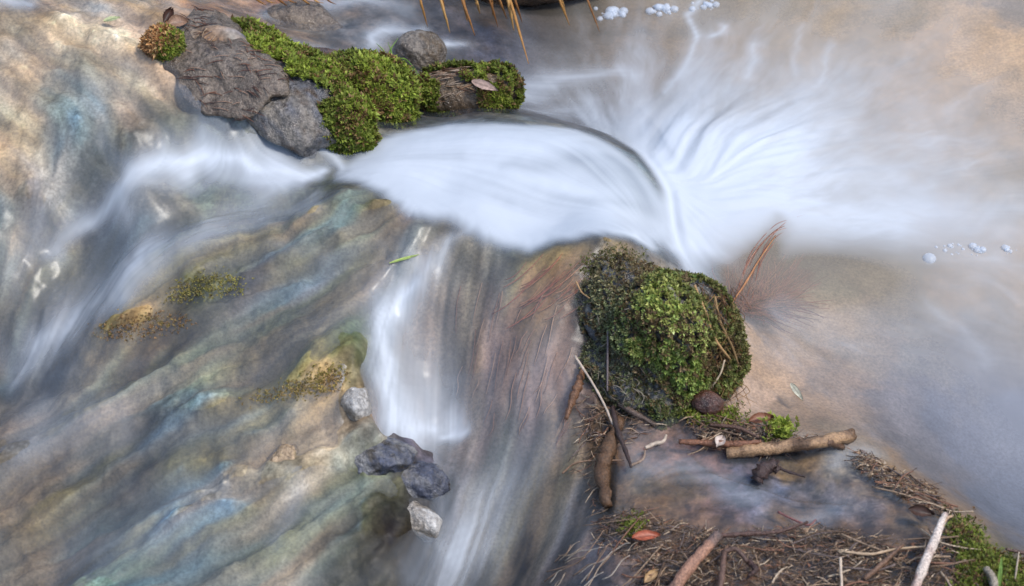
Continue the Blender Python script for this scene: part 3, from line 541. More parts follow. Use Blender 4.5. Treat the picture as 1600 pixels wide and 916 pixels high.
# ------------------------------------------------------------------ the mossy boulder at the lip of the fall
def stone_thing(name, u, v, k, radii, label, cat, cols, lobes=(), seed=0, amp=.1, sub=5, cuts=3, rot=0, sc=.03, mossy=None, parts=False):
    c0 = spot(u, v, k*radii[2]); V, Fc = lump(radii, lobes, seed, amp, sub, cuts)
    if rot: q_ = np.array([[math.cos(rot), -math.sin(rot), 0], [math.sin(rot), math.cos(rot), 0], [0, 0, 1]]); V = V@q_.T
    C_ = rock_col(V, *cols, sc=sc, seed=seed)
    if not parts: return tag(link_mesh(name, V, Fc, M_ROCK, col=C_, loc=c0), label, cat)
    t_ = empty(name, c0, label, cat); link_mesh('rock', V, Fc, M_ROCK, t_, col=C_); return t_, V, Fc, c0
def zones(c0, V, Fc, Z):
    bv = BVHTree.FromPolygons((V+c0).tolist(), Fc.tolist()); P_, A_ = [], []
    for z in Z:
        h = bv.ray_cast(Vector(CAM), Vector(ray(z[0], z[1])))
        if h[0] is not None: P_.append(np.array(h[0])-c0); A_.append(z[2:])
    return np.array(P_), np.array(A_, float)
def shep(Q, P_, A_):
    w_ = 1/(((Q[:, None]-P_[None])**2).sum(-1)+8e-5)**2; return np.einsum('ij,jk->ik', w_, A_)/w_.sum(1)[:, None]
g = np.random.default_rng(11)
mb, V, Fc, c0 = stone_thing('mossy_boulder', 1046, 526, .42, (.112, .105, .118), 'rounded boulder thick with bright green moss at the lip of the white fall', 'boulder',
    ((84, 84, 86), (104, 100, 90), (64, 54, 40)), [((-.075, .085, -.005), (.085, .09, .085)), ((.045, -.01, -.04), (.085, .09, .10)), ((-.05, -.03, -.07), (.11, .10, .075))], seed=3, amp=.30, sub=6, cuts=2, parts=True, sc=.02)
Z = [(1030, 480, 134, 150, 50, 1, 1), (1060, 510, 136, 152, 54, 1, 1), (1010, 540, 104, 124, 44, .9, 1), (1080, 450, 92, 100, 36, .8, .8), (1105, 430, 96, 116, 36, .9, .9), (1050, 412, 90, 90, 44, .7, .7), (990, 430, 104, 90, 66, .45, .6), (950, 470, 104, 110, 74, .55, .7), (930, 505, 96, 100, 70, .45, .7),
     (960, 560, 96, 98, 70, .3, .7), (1000, 600, 88, 86, 56, .3, .8), (985, 625, 80, 84, 56, .2, .7), (1062, 570, 112, 140, 36, 1, 1), (1078, 600, 104, 130, 36, .9, 1), (1122, 500, 84, 94, 30, .7, .9), (1130, 550, 92, 84, 40, .5, .8), (1146, 490, 104, 126, 40, 1, 1), (1112, 590, 70, 76, 28, .5, .9),
     (1035, 620, 78, 90, 40, .5, .8), (960, 425, 110, 100, 66, .4, .6), (1010, 398, 90, 92, 50, .6, .6), (1040, 545, 100, 126, 36, .95, 1), (980, 510, 90, 110, 60, .7, .8), (1010, 575, 84, 96, 60, .35, .7), (1140, 590, 92, 104, 36, .8, 1)]
ZPt, ZA = zones(c0, V, Fc, Z)
Pt, Nn = tri_sample(V, Fc, 88000, g); a = shep(Pt+(np.stack([fbm3(Pt, .05, 581+k, 3) for k in (0, 9, 18)], -1)-.5)*.10, ZPt, ZA)
dens = a[:, 3]*sstep(.34, .56, fbm3(Pt, .024, 540, 4, .6))*.95; keep = (g.random(len(Pt)) < dens) & (Pt[:, 2] > -.11); Pt, Nn, a = Pt[keep], Nn[keep], a[keep]
c = 1.6*np.array([srgb(*x) for x in np.clip(a[:, :3]+g.normal(size=(len(a), 1))*16+g.normal(size=(len(a), 3))*5, 20, 230)]); br = (g.random(len(a)) < .10) | ((fbm3(Pt, .04, 590, 4, .6) > .56) & (g.random(len(a)) < .6)); c[br] = np.array(BROWN)[g.integers(0, 3, br.sum())]; lm = c.mean(1, keepdims=True); c = .58*c+.42*lm*np.array([1.2, 1.05, .6])
bulge = (.15+np.clip(a[:, 3]-.4, 0, 1))*.050*(fbm3(Pt, .030, 545, 3)-.25)
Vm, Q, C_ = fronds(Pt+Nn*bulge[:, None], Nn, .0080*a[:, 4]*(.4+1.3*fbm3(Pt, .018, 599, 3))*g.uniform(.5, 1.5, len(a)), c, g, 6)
tag(link_mesh('moss', Vm, Q, M_MOSS, mb, col=C_), kind='stuff')
bvb = BVHTree.FromPolygons((V+c0).tolist(), Fc.tolist())
def onb(u, v, h=.004):
    r_ = bvb.ray_cast(Vector(CAM), Vector(ray(u, v))); return (np.array(r_[0])+np.array(r_[1])*h) if r_[0] is not None else spot(u, v, h)
def bstick(name, pts, rpx, col, label, cat='twig', h=.008, group=None, n_=14, sides=6):
    W_ = np.array([onb(u, v, h) for u, v in pts]); k = ppm(W_.mean(0)); V_, F_ = tube(W_, [x*k for x in rpx], n_, sides, jit=.1, knots=.2); o0 = W_.mean(0)
    return tag(link_mesh(name, V_-o0, F_, M_WOOD if rpx[0] > 3 else M_STRAW, col=grain(V_, srgb(*col), .01), loc=o0), label, cat, group)
bstick('stick', [(1028, 437), (1045, 460), (1063, 487)], [4.5, 5.5, 3], (136, 128, 118), 'short grey weathered stick lying on top of the mossy boulder', 'stick', .010, n_=12, sides=8)
bstick('straw', [(1088, 452), (1096, 485), (1112, 525), (1131, 560)], [2.2, 2.2, 2.4, 2], (190, 152, 104), 'long tan curved straw hanging down the right flank of the mossy boulder', 'straw', .012)
bstick('straw', [(1114, 470), (1122, 498), (1136, 530), (1146, 568)], [1.8, 2.2, 2, 1.5], (150, 122, 84), 'darker straw beside the long tan one, nearest the right edge of the mossy boulder', 'straw', .014)
bstick('straw', [(1075, 486), (1066, 492), (1058, 501)], [1.5, 1.6, 1.2], (196, 168, 130), 'tiny pale bent straw below the grey stick on the mossy boulder', 'straw', .012)
bstick('straw', [(1121, 560), (1119, 582), (1102, 612)], [1.4, 1.6, 1.5], (198, 178, 150), 'thin pale bent straw low on the mossy boulder above the dark red stone', 'straw', .014)
bstick('straw', [(900, 440), (915, 458), (925, 470)], [1.6, 1.5, 1], (176, 140, 100), 'thin tan straw curving off the upper left edge of the mossy boulder', 'straw', .012)
bstick('stem', [(956, 520), (958, 560), (952, 612)], [1.6, 1.8, 1.4], (120, 108, 108), 'thin grey stem upright against the bare left face of the mossy boulder', 'stem', .014)
B = Bag()
for i in range(150):
    u0, v0 = g.uniform(1085, 1148), g.uniform(440, 610); q_ = [onb(u0, v0, .007), onb(u0+g.normal()*9+4, v0+g.uniform(8, 22), .011), onb(u0+g.normal()*14+6, v0+g.uniform(24, 50), .007)]
    V_, F_ = tube(q_, [.0006, .0008, .0004], 7, 4); B.add(V_, F_, srgb(*[(110, 76, 46), (150, 118, 76), (80, 56, 36)][i % 3]))
for i in range(160):
    u0, v0 = g.uniform(925, 1060), g.uniform(400, 640); an = g.uniform(0, 3.1); l_ = g.uniform(8, 24); q_ = [onb(u0, v0, .006), onb(u0+l_*.5*math.cos(an), v0+l_*.5*math.sin(an), .009), onb(u0+l_*math.cos(an+.3), v0+l_*math.sin(an+.3), .005)]
    V_, F_ = tube(q_, [.0007, .0009, .0005], 6, 4); B.add(V_, F_, srgb(*[(120, 108, 92), (150, 140, 124), (70, 60, 50)][i % 3]))
tag(B.build('dead_stems', M_STRAW, mb, loc=None), kind='stuff').location = -c0
stone_thing('stone', 1104, 632, .5, (.032, .026, .028), 'dark red-brown angular stone wedged under the mossy boulder', 'stone', ((64, 40, 34), (86, 54, 40), (48, 34, 32)), seed=8, amp=.07, cuts=8, sub=4)
# ------------------------------------------------------------------ mossy ledge in the upper middle
def moss_part(parent, V, Fc, m, ln, g, cond, brown=.1, bright=1.0, name='moss'):
    bright *= 1.1
    m = int(m*1.7); ln *= .85; Pt, Nn = tri_sample(V, Fc, m, g); kp = cond(Pt, Nn) & (fbm3(Pt, .028, 566, 4, .6) > .40); Pt, Nn = Pt[kp], Nn[kp]; lift = .040*(fbm3(Pt, .030, 560, 3)-.3)
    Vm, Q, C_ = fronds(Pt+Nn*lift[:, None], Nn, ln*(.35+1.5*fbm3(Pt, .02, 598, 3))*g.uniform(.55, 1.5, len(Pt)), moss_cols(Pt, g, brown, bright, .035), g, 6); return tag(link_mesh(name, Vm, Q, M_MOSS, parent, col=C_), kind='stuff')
GR = ((88, 88, 92), (116, 108, 98), (70, 56, 44))
t_, V, Fc, c1 = stone_thing('slab_rock', 412, 148, -.75, (.215, .125, .075), 'flat grey slab rock with a strip of moss along its upper edge', 'rock', GR, [((-.10, .06, .01), (.10, .08, .05)), ((.10, -.04, -.015), (.09, .08, .05)), ((.06, .06, .0), (.1, .07, .05))], seed=21, amp=.24, cuts=2, sub=6, rot=-.55, parts=True)
Zp, Za = zones(c1, V, Fc, [(345, 60, 1), (365, 72, 1), (400, 72, 1), (430, 92, 1), (460, 105, 1), (480, 115, .9), (380, 95, .4), (330, 80, .2), (350, 130, 0), (400, 130, 0), (440, 150, 0), (470, 140, .1), (420, 200, 0), (380, 170, 0), (460, 190, 0), (330, 100, 0), (420, 115, .2), (400, 50, .8), (440, 70, .9)])
moss_part(t_, V, Fc, 26000, .010, g, lambda p, q: (shep(p, Zp, Za)[:, 0] > .45+.25*(g.random(len(p))-.5)) & (p[:, 2] > -.02), .22, 1.1)
t_, V, Fc, c2 = stone_thing('mossy_rock', 566, 140, .55, (.110, .075, .052), 'low rock wholly cushioned in vivid green moss beside the white dome of water', 'rock', ((70, 66, 56), (90, 80, 64), (56, 46, 36)), [((-.03, -.055, -.035), (.062, .05, .05)), ((.05, -.03, -.02), (.05, .05, .06))], seed=22, amp=.26, cuts=1, sub=5, parts=True)
moss_part(t_, V, Fc, 15000, .011, g, lambda p, q: (p[:, 2] > -.05) & (q[:, 2] > -.55) & ~((p[:, 0] > .055) & (g.random(len(p)) < .5)), .26, 1.05)
t_, V, Fc, c3 = stone_thing('mossy_stone', 541, 198, .5, (.052, .040, .050), 'smaller moss covered stone dipping to the water below the green mound', 'stone', ((70, 66, 56), (90, 80, 64), (56, 46, 36)), seed=23, amp=.28, cuts=1, sub=4, parts=True)
moss_part(t_, V, Fc, 5200, .010, g, lambda p, q: (q[:, 2] > -.6), .28, .95)
stone_thing('stone', 512, 158, .6, (.045, .035, .03), 'smooth blue-grey stone bare between the two green moss cushions', 'stone', ((126, 130, 138), (108, 110, 116), (140, 140, 140)), seed=24, amp=.06, cuts=3, sub=4)
t_, V, Fc, c4 = stone_thing('flat_rock', 727, 146, .35, (.108, .062, .050), 'flat brown rock with patchy moss and litter, squared off at its right end', 'rock', ((98, 80, 60), (116, 100, 80), (70, 58, 44)), [((.05, .0, .012), (.052, .055, .045))], seed=25, amp=.2, cuts=3, sub=5, parts=True)
moss_part(t_, V, Fc, 12000, .0085, g, lambda p, q: (p[:, 2] > -.02) & (fbm3(p, .03, 570, 3) > .50-.12*(p[:, 0] > .03)), .35, .85)
B = Bag()
for i in range(130):
    an = g.uniform(-.5, .7)+(math.pi if i % 2 else 0); x0, y0 = g.uniform(-.09, .09), g.uniform(-.05, .03); l_ = g.uniform(.012, .045); bv = 0
    zf = lambda x, y: .052*math.sqrt(max(.05, 1-(x/.115)**2-(y/.066)**2))+.004
    q_ = [(x0+l_*k*math.cos(an), y0+l_*k*math.sin(an)*.6, zf(x0+l_*k*math.cos(an), y0+l_*k*math.sin(an)*.6)) for k in (0, .5, 1)]
    V_, F_ = tube(q_, [.0008, .0011, .0006], 6, 4); B.add(V_, F_, srgb(*[(120, 88, 66), (158, 128, 100), (84, 60, 46), (170, 150, 130)][i % 4]))
tag(B.build('twig_litter', M_STRAW, t_), kind='stuff')
stone_thing('boulder', 656, 82, .0, (.058, .05, .05), 'rounded grey-brown boulder washed by the back channel behind the moss', 'boulder', ((104, 96, 88), (124, 114, 102), (86, 72, 54)), seed=26, amp=.14, cuts=1, sub=5)
stone_thing('boulder', 470, 42, -.55, (.10, .06, .055), 'broad brown boulder half drowned at the top of the back channel', 'boulder', ((104, 92, 80), (122, 108, 92), (84, 72, 60)), seed=27, amp=.14, cuts=1, sub=5)
stone_thing('boulder', 500, 95, -.1, (.06, .03, .028), 'dark red-brown boulder just behind the strip of moss', 'boulder', ((76, 58, 52), (96, 74, 66), (60, 50, 50)), seed=28, amp=.08, cuts=2, sub=4)
leaf('fallen_leaf', 757, 134, .062, .022, -.45, 'mauve-grey dead leaf lying on the flat brown rock', (172, 146, 132), .2, (.35, .1), .058, 2)
# tuft on the left bank rock
t_, V, Fc, c7 = stone_thing('slab_rock', 336, 96, -.35, (.175, .085, .036), 'low brown slab with dark needle litter between the rusty moss tuft and grey slab', 'rock', ((94, 82, 70), (116, 102, 88), (70, 56, 44)), [((-.08, .06, .0), (.08, .07, .034)), ((.06, -.05, -.01), (.1, .06, .03))], seed=29, amp=.30, cuts=2, sub=6, rot=-.62, parts=True)
Pt, Nn = tri_sample(V, Fc, 2200, g); Pt = Pt[(Nn[:, 2] > .5) & (fbm3(Pt, .05, 596, 3) > .5)][:90]; B = Bag()
for p in Pt:
    a_ = g.uniform(-1.2, .4); l_ = g.uniform(.008, .026); d_ = np.array([math.cos(a_), math.sin(a_), 0])*l_; V_, F_ = tube([p-d_+[0, 0, .001], p+[0, 0, .004], p+d_+[0, 0, .001]], [.0005, .0011, .0006], 6, 4); B.add(V_, F_, srgb(*[(92, 58, 46), (124, 84, 64), (70, 48, 42), (150, 120, 100)][g.integers(0, 4)]))
tag(B.build('needle_litter', M_STRAW, t_), kind='stuff')
t_, V, Fc, c5 = stone_thing('moss_tuft', 255, 68, .35, (.034, .028, .030), 'round moss tuft half green and half rusty brown on the upper left rocks', 'moss', ((90, 76, 50), (110, 90, 60), (70, 58, 40)), seed=30, amp=.3, cuts=0, sub=4, parts=True)
Pt, Nn = tri_sample(V, Fc, 3200, g); c = moss_cols(Pt, g, .1, 1.15, .03); b = (Pt[:, 0]*1.0+Pt[:, 2]*-.5+g.normal(size=len(Pt))*.008) < -.002; c[b] = np.array([srgb(176, 130, 84), srgb(150, 104, 66), srgb(190, 152, 104)])[g.integers(0, 3, b.sum())]
Vm, Q, C_ = fronds(Pt, Nn, .010*g.uniform(.6, 1.3, len(Pt)), c, g, 6); tag(link_mesh('moss', Vm, Q, M_MOSS, t_, col=C_), kind='stuff')
leaf('fallen_leaf', 278, 36, .045, .028, .5, 'curled pale brown dead leaf above the half rusty moss tuft', (150, 120, 100), .6, (.5, .2), .02, 4)
leaf('fallen_leaf', 262, 24, .04, .02, 1.2, 'very dark curled leaf at the top of the half rusty moss tuft', (70, 48, 40), .8, (.6, -.3), .025, 5)
leaf('fallen_leaf', 175, 30, .035, .016, .4, 'pale yellow-green leaf under the film on the upper left rocks', (170, 176, 130), .2, (0, 0), .004, 6)
# ------------------------------------------------------------------ driftwood
stick('driftwood_branch', [(1135, 708, .006), (1185, 703, .012), (1235, 697, .018), (1275, 692, .022), (1332, 681, .024)], [9, 10, 10, 9, 11], (168, 134, 100), 'thick tan driftwood branch lying on the litter right of the mossy boulder', 'branch', jit=.07, knots=.34, n_=26, sides=14, col2=(104, 80, 60),
      twigs=[([(1290, 690, .022), (1305, 694, .014), (1318, 700, .004)], [8, 6, 4], (96, 72, 54), 'broken_stub')])
stick('stick', [(1424, 934, .03), (1445, 880, .036), (1460, 845, .042), (1470, 820, .046), (1477, 804, .05)], [8, 8, 7.5, 6.5, 5], (206, 190, 176), 'pale peeled stick leaning at the mossy end of the shelf', 'stick', jit=.07, knots=.26, n_=24, sides=11, col2=(150, 112, 96),
      twigs=[([(1466, 835, .046), (1478, 812, .05), (1488, 806, .048)], [3, 2.5, 2], (180, 150, 120), 'side_shoot')])
stick('stick', [(1046, 932, .02), (1072, 893, .024), (1100, 860, .026), (1122, 836, .028)], [10, 9.5, 9, 9], (156, 116, 94), 'stout pinkish-brown broken stick pointing up out of the bottom litter', 'stick', jit=.06, knots=.30, n_=18, sides=12, col2=(104, 88, 82))
stick('forked_twig', [(1122, 932, .016), (1128, 900, .022), (1132, 862, .026)], [5, 5, 4.5], (98, 74, 62), 'dark forked twig standing beside the pinkish-brown broken stick', 'twig', sides=8,
      twigs=[([(1132, 862, .026), (1150, 858, .03), (1168, 878, .022)], [4.5, 4, 4], (92, 70, 60), 'fork'), ([(1132, 862, .026), (1137, 852, .03)], [4, 2], (110, 84, 66), 'fork')])
stick('twig', [(1118, 838, .02), (1170, 834, .02), (1215, 831, .022), (1262, 816, .02)], [4, 4, 3.5, 2], (84, 62, 54), 'long dark twig running right from the tip of the pinkish-brown stick', 'twig', sides=7, jit=.2)
stick('twig', [(1170, 878, .016), (1180, 890, .02), (1170, 900, .014)], [5, 5, 3], (74, 54, 48), 'short dark crooked twig right of the forked twig', 'twig', sides=7, jit=.2)
stick('twig', [(957, 636, .016), (966, 676, .018), (978, 706, .018), (986, 730, .016)], [3.5, 4.5, 3.5, 2], (64, 50, 46), 'dark upright twig standing in the run-off below the bare face of the boulder', 'twig', sides=7, jit=.2)
stick('root', [(968, 655, .006), (955, 690, .008), (942, 730, .012), (948, 790, .012)], [8, 11, 12, 8], (92, 68, 48), 'knobbly brown root down the left edge of the shelf', 'root', sides=10, jit=.3, knots=.4)
stick('root', [(912, 575, .01), (900, 610, .014), (884, 655, .01)], [5, 7, 4], (112, 80, 58), 'short rusty root beside the bare left face of the boulder', 'root', sides=8, jit=.3, knots=.4)
stick('stem', [(898, 556, .03), (924, 596, .03), (944, 632, .02), (958, 665, .012)], [2, 2, 2, 1.6], (196, 178, 160), 'long pale stem crossing the run-off left of the boulder', 'stem', M_STRAW, sides=6)
stick('stick', [(968, 632, .01), (990, 645, .014), (1024, 664, .008)], [4.5, 5, 3], (96, 80, 70), 'dark short stick lying at the foot of the boulder', 'stick', sides=8)
stick('twig', [(1008, 700, .006), (1024, 693, .008), (1036, 690, .008), (1041, 680, .008)], [3, 3.5, 3, 2], (196, 178, 158), 'pale bent twig in the shallow water below the boulder', 'twig', M_STRAW, sides=7)
stick('twig', [(985, 728, .005), (1004, 718, .008), (1008, 704, .008)], [2, 2, 1.5], (150, 128, 110), 'thin hooked twig just below the pale bent twig', 'twig', M_STRAW, sides=6)
stick('straw', [(878, 740, .008), (905, 722, .008), (975, 719, .008)], [1.6, 1.6, 1.2], (150, 120, 96), 'level thin straw across the root on the shelf edge', 'straw', M_STRAW, sides=5)
stick('bark_chunk', [(1182, 752, .006), (1190, 738, .018), (1206, 728, .02), (1216, 738, .01)], [9, 12, 10, 5], (66, 50, 46), 'dark curled bark chunk below the driftwood branch', 'bark', sides=9, jit=.3, knots=.5)
stick('twig', [(1200, 722, .012), (1228, 736, .012), (1258, 745, .008)], [3, 2.5, 1.5], (62, 48, 46), 'dark twig slanting from the curled bark chunk over blue water', 'twig', sides=6)
stick('twig', [(1060, 690, .012), (1110, 692, .014), (1150, 694, .016), (1190, 690, .02)], [4, 5, 5, 3], (124, 84, 62), 'rusty twig half buried left of the driftwood branch', 'twig', sides=8, jit=.25)
stick('twig', [(1108, 664, .012), (1150, 668, .016), (1186, 684, .018)], [3, 3.5, 2], (88, 64, 52), 'dark curved twig over the litter above the driftwood branch', 'twig', sides=7, jit=.2)
stick('straw', [(1318, 862, .012), (1360, 866, .012), (1400, 858, .012), (1445, 854, .01)], [2, 2.4, 2, 1.5], (186, 160, 130), 'long pale curved straw lying across the bottom litter', 'straw', M_STRAW, sides=6)
stick('straw', [(1313, 872, .03), (1314, 895, .022), (1316, 925, .01)], [2.4, 2.4, 2], (206, 186, 164), 'upright pale cut straw at the bottom edge of the litter', 'straw', M_STRAW, sides=6)
stick('straw', [(1350, 905, .012), (1380, 880, .016), (1412, 850, .02)], [4, 5, 2], (110, 84, 66), 'brown flat stalk slanting through the bottom litter towards the pale stick', 'stalk', sides=6)
stick('twig', [(1215, 800, .006), (1260, 820, .008), (1275, 812, .008)], [2, 2, 1], (126, 82, 78), 'reddish twig at the back of the bottom litter', 'twig', sides=5)
stick('twig', [(1572, 858, .03), (1590, 862, .03), (1620, 868, .026)], [2.5, 3, 3], (88, 70, 62), 'dark twig jutting over blue water at the right frame edge', 'twig', sides=6)
stick('straw', [(1592, 862, .03), (1589, 884, .02), (1586, 905, .01)], [1.6, 1.6, 1.6], (176, 160, 140), 'thin pale straw dropping from the twig at the right frame edge', 'straw', M_STRAW, sides=5)
stick('stick', [(1540, 888, .02), (1552, 905, .024), (1556, 935, .02)], [5, 6, 6], (150, 138, 120), 'short grey curved stick in the corner moss', 'stick', sides=8)
leaf('grass', 1563, 895, .06, .007, 1.5, 'single green grass blade standing in the corner moss', (120, 150, 70), .1, (0, -1.0), .03, 7)
leaf('fallen_leaf', 1190, 655, .05, .022, .3, 'brown leathery leaf in the litter above the driftwood branch', (128, 84, 62), .5, (.2, .1), .014, 9)
leaf('fallen_leaf', 1125, 690, .03, .02, 1.1, 'small whitish leaf scrap in the litter left of the driftwood branch', (196, 180, 168), .5, (.2, .1), .018, 10)
leaf('fallen_leaf', 1010, 838, .05, .02, .2, 'rust-red leaf near the left end of the bottom litter', (168, 92, 66), .4, (.2, .1), .012, 12)
leaf('fallen_leaf', 1440, 800, .045, .02, -.2, 'dark leaf lodged on the shelf edge behind the pale stick', (80, 60, 52), .6, (.5, .1), .014, 13)
leaf('fallen_leaf', 1018, 900, .04, .016, .9, 'plain tan leaf between the pale stems and the pinkish-brown stick', (172, 140, 100), .4, (.2, .1), .012, 14)
leaf('grass', 632, 404, .062, .006, .42, 'lone yellow-green blade stuck on the wet ledge under the white pool', (156, 176, 92), .15, (.2, 0), .006, 15)
leaf('sunken_leaf', 1245, 612, .05, .012, -1.2, 'pale slender blade hanging in the shallow tan water of the pool', (190, 186, 164), .2, (.2, 0), .003, 16)
# ------------------------------------------------------------------ litter: counted twigs in front, the finest as a mass
LIT = [[(925, 800), (1010, 800), (1130, 835), (1290, 820), (1420, 850), (1480, 830), (1560, 916), (1500, 940), (1000, 940), (985, 880), (930, 850)], [(1070, 650), (1150, 655), (1240, 685), (1330, 690), (1190, 712), (1100, 700)], [(1340, 700), (1400, 735), (1460, 760), (1500, 815), (1450, 800), (1400, 770), (1330, 725)], [(900, 630), (965, 640), (1040, 660), (1010, 690), (940, 700), (925, 790), (960, 800), (900, 760)], [(290, 30), (330, 60), (420, 110), (500, 150), (380, 130), (320, 90)]]
PALT = [(96, 76, 60), (118, 96, 76), (70, 56, 48), (146, 122, 98), (174, 154, 130), (104, 90, 84), (124, 88, 68)]
def twig_geo(u, v, l_, r_, g, al=None, dz=.006):
    p = spot(u, v, dz); an = g.normal()*.7+(al if al is not None else 0)+(math.pi if g.random() < .5 else 0); c_, s_ = math.cos(an), math.sin(an); bend = g.normal()*.35; q_ = []
    for k in (-.5, -.15, .2, .5):
        x, y = p[0]+l_*(k*c_-bend*k*k*s_), p[1]+l_*(k*s_+bend*k*k*c_); q_.append((x, y, max(ground(x, y)+dz*.6, p[2]-.01)+abs(g.normal())*.004))
    return np.array(q_)
protos = 0
for i in range(70):
    z_ = 0 if i < 52 else (1 if i < 62 else 2); u, v = rand_in(LIT[z_], g); q_ = twig_geo(u, v, g.uniform(.045, .12), 0, g, .2, .010); r_ = g.uniform(.0008, .0019); V_, F_ = tube(q_, [r_, r_*1.1, r_*.9, r_*.5], 12, 6, g, .2, .3); o0 = q_.mean(0)
    tag(link_mesh('loose_twig', V_-o0, F_, M_WOOD, col=grain(V_, srgb(*PALT[i % 7]), .012, i % 9), loc=o0), ['thin loose twig in the brown litter mat along the bottom edge', 'thin loose twig in the litter around the driftwood branch', 'thin loose twig on the outer rim of the shelf against the pool'][z_], 'twig', ['loose twigs in the bottom litter', 'loose twigs around the driftwood branch', 'loose twigs on the shelf rim'][z_])
B = Bag()
for z_, m in enumerate((1500, 330, 170, 150, 200)):
    for i in range(m):
        u, v = rand_in(LIT[z_], g); q_ = twig_geo(u, v, g.uniform(.010, .045), 0, g, .15, -.006+.012*g.random()); r_ = g.uniform(.0004, .0011); V_, F_ = tube(q_, [r_, r_*1.2, r_, r_*.6], 6, 4, g); B.add(V_, F_, srgb(*PALT[g.integers(0, 7)])*g.uniform(.45, 1.6))
for i in range(1100):
    u, v = rand_in(LIT[i % 3 if i % 5 else 0], g); p = spot(u, v, .004); a = g.normal(size=(3, 3)); a[:, 2] *= .4; w_ = p+unit(a)*g.uniform(.003, .009); V_ = np.vstack([w_, w_-[0, 0, .0012]]); B.add(V_, np.array([[0, 1, 2], [5, 4, 3], [0, 3, 4], [0, 4, 1], [1, 4, 5], [1, 5, 2], [2, 5, 3], [2, 3, 0]]), srgb(*PALT[g.integers(0, 7)]))
tag(B.build('twig_litter', M_WOOD), 'mat of fine twigs, needles and leaf scraps on the shelf', 'litter', kind='stuff')
# ------------------------------------------------------------------ moss patches on bare spots
ground_moss('moss_patch', [(1478, 805), (1512, 812), (1530, 845), (1570, 872), (1640, 905), (1640, 950), (1490, 950), (1500, 880)], 2600, .009, 'yellow-green moss clothing the corner of the shelf at bottom right', 41, .3, .9)
ground_moss('moss_patch', [(285, 440), (330, 428), (372, 436), (380, 455), (320, 465), (262, 475)], 520, .005, 'thin yellowish moss on the bare knob amid the left veil', 42, .3, .9, mound=.002, pal=[(176, 160, 92), (150, 138, 80), (120, 108, 70)])
ground_moss('moss_patch', [(140, 520), (200, 495), (290, 490), (300, 510), (200, 530)], 420, .0045, 'rusty moss crust along the ledge below the left veil', 43, .5, .9, mound=.002, pal=[(186, 146, 100), (160, 124, 84), (130, 104, 76)])
ground_moss('moss_patch', [(455, 600), (500, 575), (540, 578), (530, 605), (480, 615), (380, 632)], 500, .005, 'golden moss on the ledge beside the dark cleft', 44, .4, 1, mound=.002, pal=[(196, 164, 104), (164, 136, 80), (130, 108, 66)])
ground_moss('moss_patch', [(920, 402), (950, 392), (985, 392), (1005, 405), (985, 425), (930, 432), (905, 424)], 420, .005, 'dull olive moss on the crest just behind the mossy boulder', 45, .3, .8, pal=[(110, 106, 66), (92, 92, 60)])
ground_moss('moss_patch', [(1060, 628), (1090, 640), (1150, 640), (1160, 660), (1110, 664), (1070, 655)], 500, .008, 'small green moss fringe under the dark red stone', 46, .15, 1)
ground_moss('moss_patch', [(968, 818), (1000, 806), (1006, 830), (980, 838)], 160, .007, 'tiny green moss sprig at the left end of the bottom litter', 47, .3, .9)
ground_moss('seedling_clump', [(1206, 668), (1226, 668), (1228, 682), (1208, 684)], 170, .014, 'small fresh green clump behind the driftwood branch', 48, 0, 1.25, mound=.014)
t_ = empty('grass_tuft', spot(606, 96, .05), 'few fresh green grass blades rising from the green mound', 'grass')
for pts in ([(606, 98), (600, 80), (588, 68)], [(606, 98), (610, 78), (622, 60)], [(608, 98), (612, 84), (606, 66)], [(608, 96), (632, 92), (652, 112)], [(612, 100), (640, 104), (662, 126)], [(604, 98), (592, 86), (580, 84)]):
    q_ = [np.array(t_.location)*0+spot(u, v, .05+.008*k) for k, (u, v) in enumerate(pts)]; V_, F_ = tube(q_, [.0013, .0015, .0005], 10, 4); link_mesh('blade', V_-np.array(t_.location), F_, M_MOSS, t_, col=np.broadcast_to(srgb(120, 160, 60), (len(V_), 3)))
# ------------------------------------------------------------------ stones in the cleft
PALE = ((168, 164, 158), (140, 130, 116), (200, 198, 194)); DARK = ((66, 70, 84), (120, 118, 116), (60, 54, 46))  # whiteness of PALE paints the highlights on the wet cleft rocks
stone_thing('stone', 556, 634, -.72, (.030, .042, .036), 'pale water-worn stone at the left side of the cleft', 'stone', PALE, seed=51, amp=.10, cuts=5, sub=4)
stone_thing('stone', 652, 816, -.62, (.056, .030, .034), 'white wedge shaped stone at the lower end of the cleft', 'stone', PALE, [((-.02, .012, .012), (.02, .016, .02))], seed=53, amp=.10, cuts=7, sub=5, rot=-.5)
stone_thing('stone', 592, 718, -.72, (.075, .045, .034), 'larger of the two dark blue-black stones under the white tongue', 'stone', DARK, seed=55, amp=.2, cuts=6, sub=5)
stone_thing('stone', 646, 750, -.72, (.07, .042, .034), 'dark blue-black stone nearer the lower stream', 'stone', DARK, seed=56, amp=.2, cuts=6, sub=5)
stone_thing('stone', 446, 715, -.6, (.034, .026, .02), 'tan tilted stone on the lower left ledge', 'stone', ((164, 140, 110), (140, 118, 90), (120, 104, 70)), seed=59, amp=.22, cuts=5, sub=4, rot=.6)
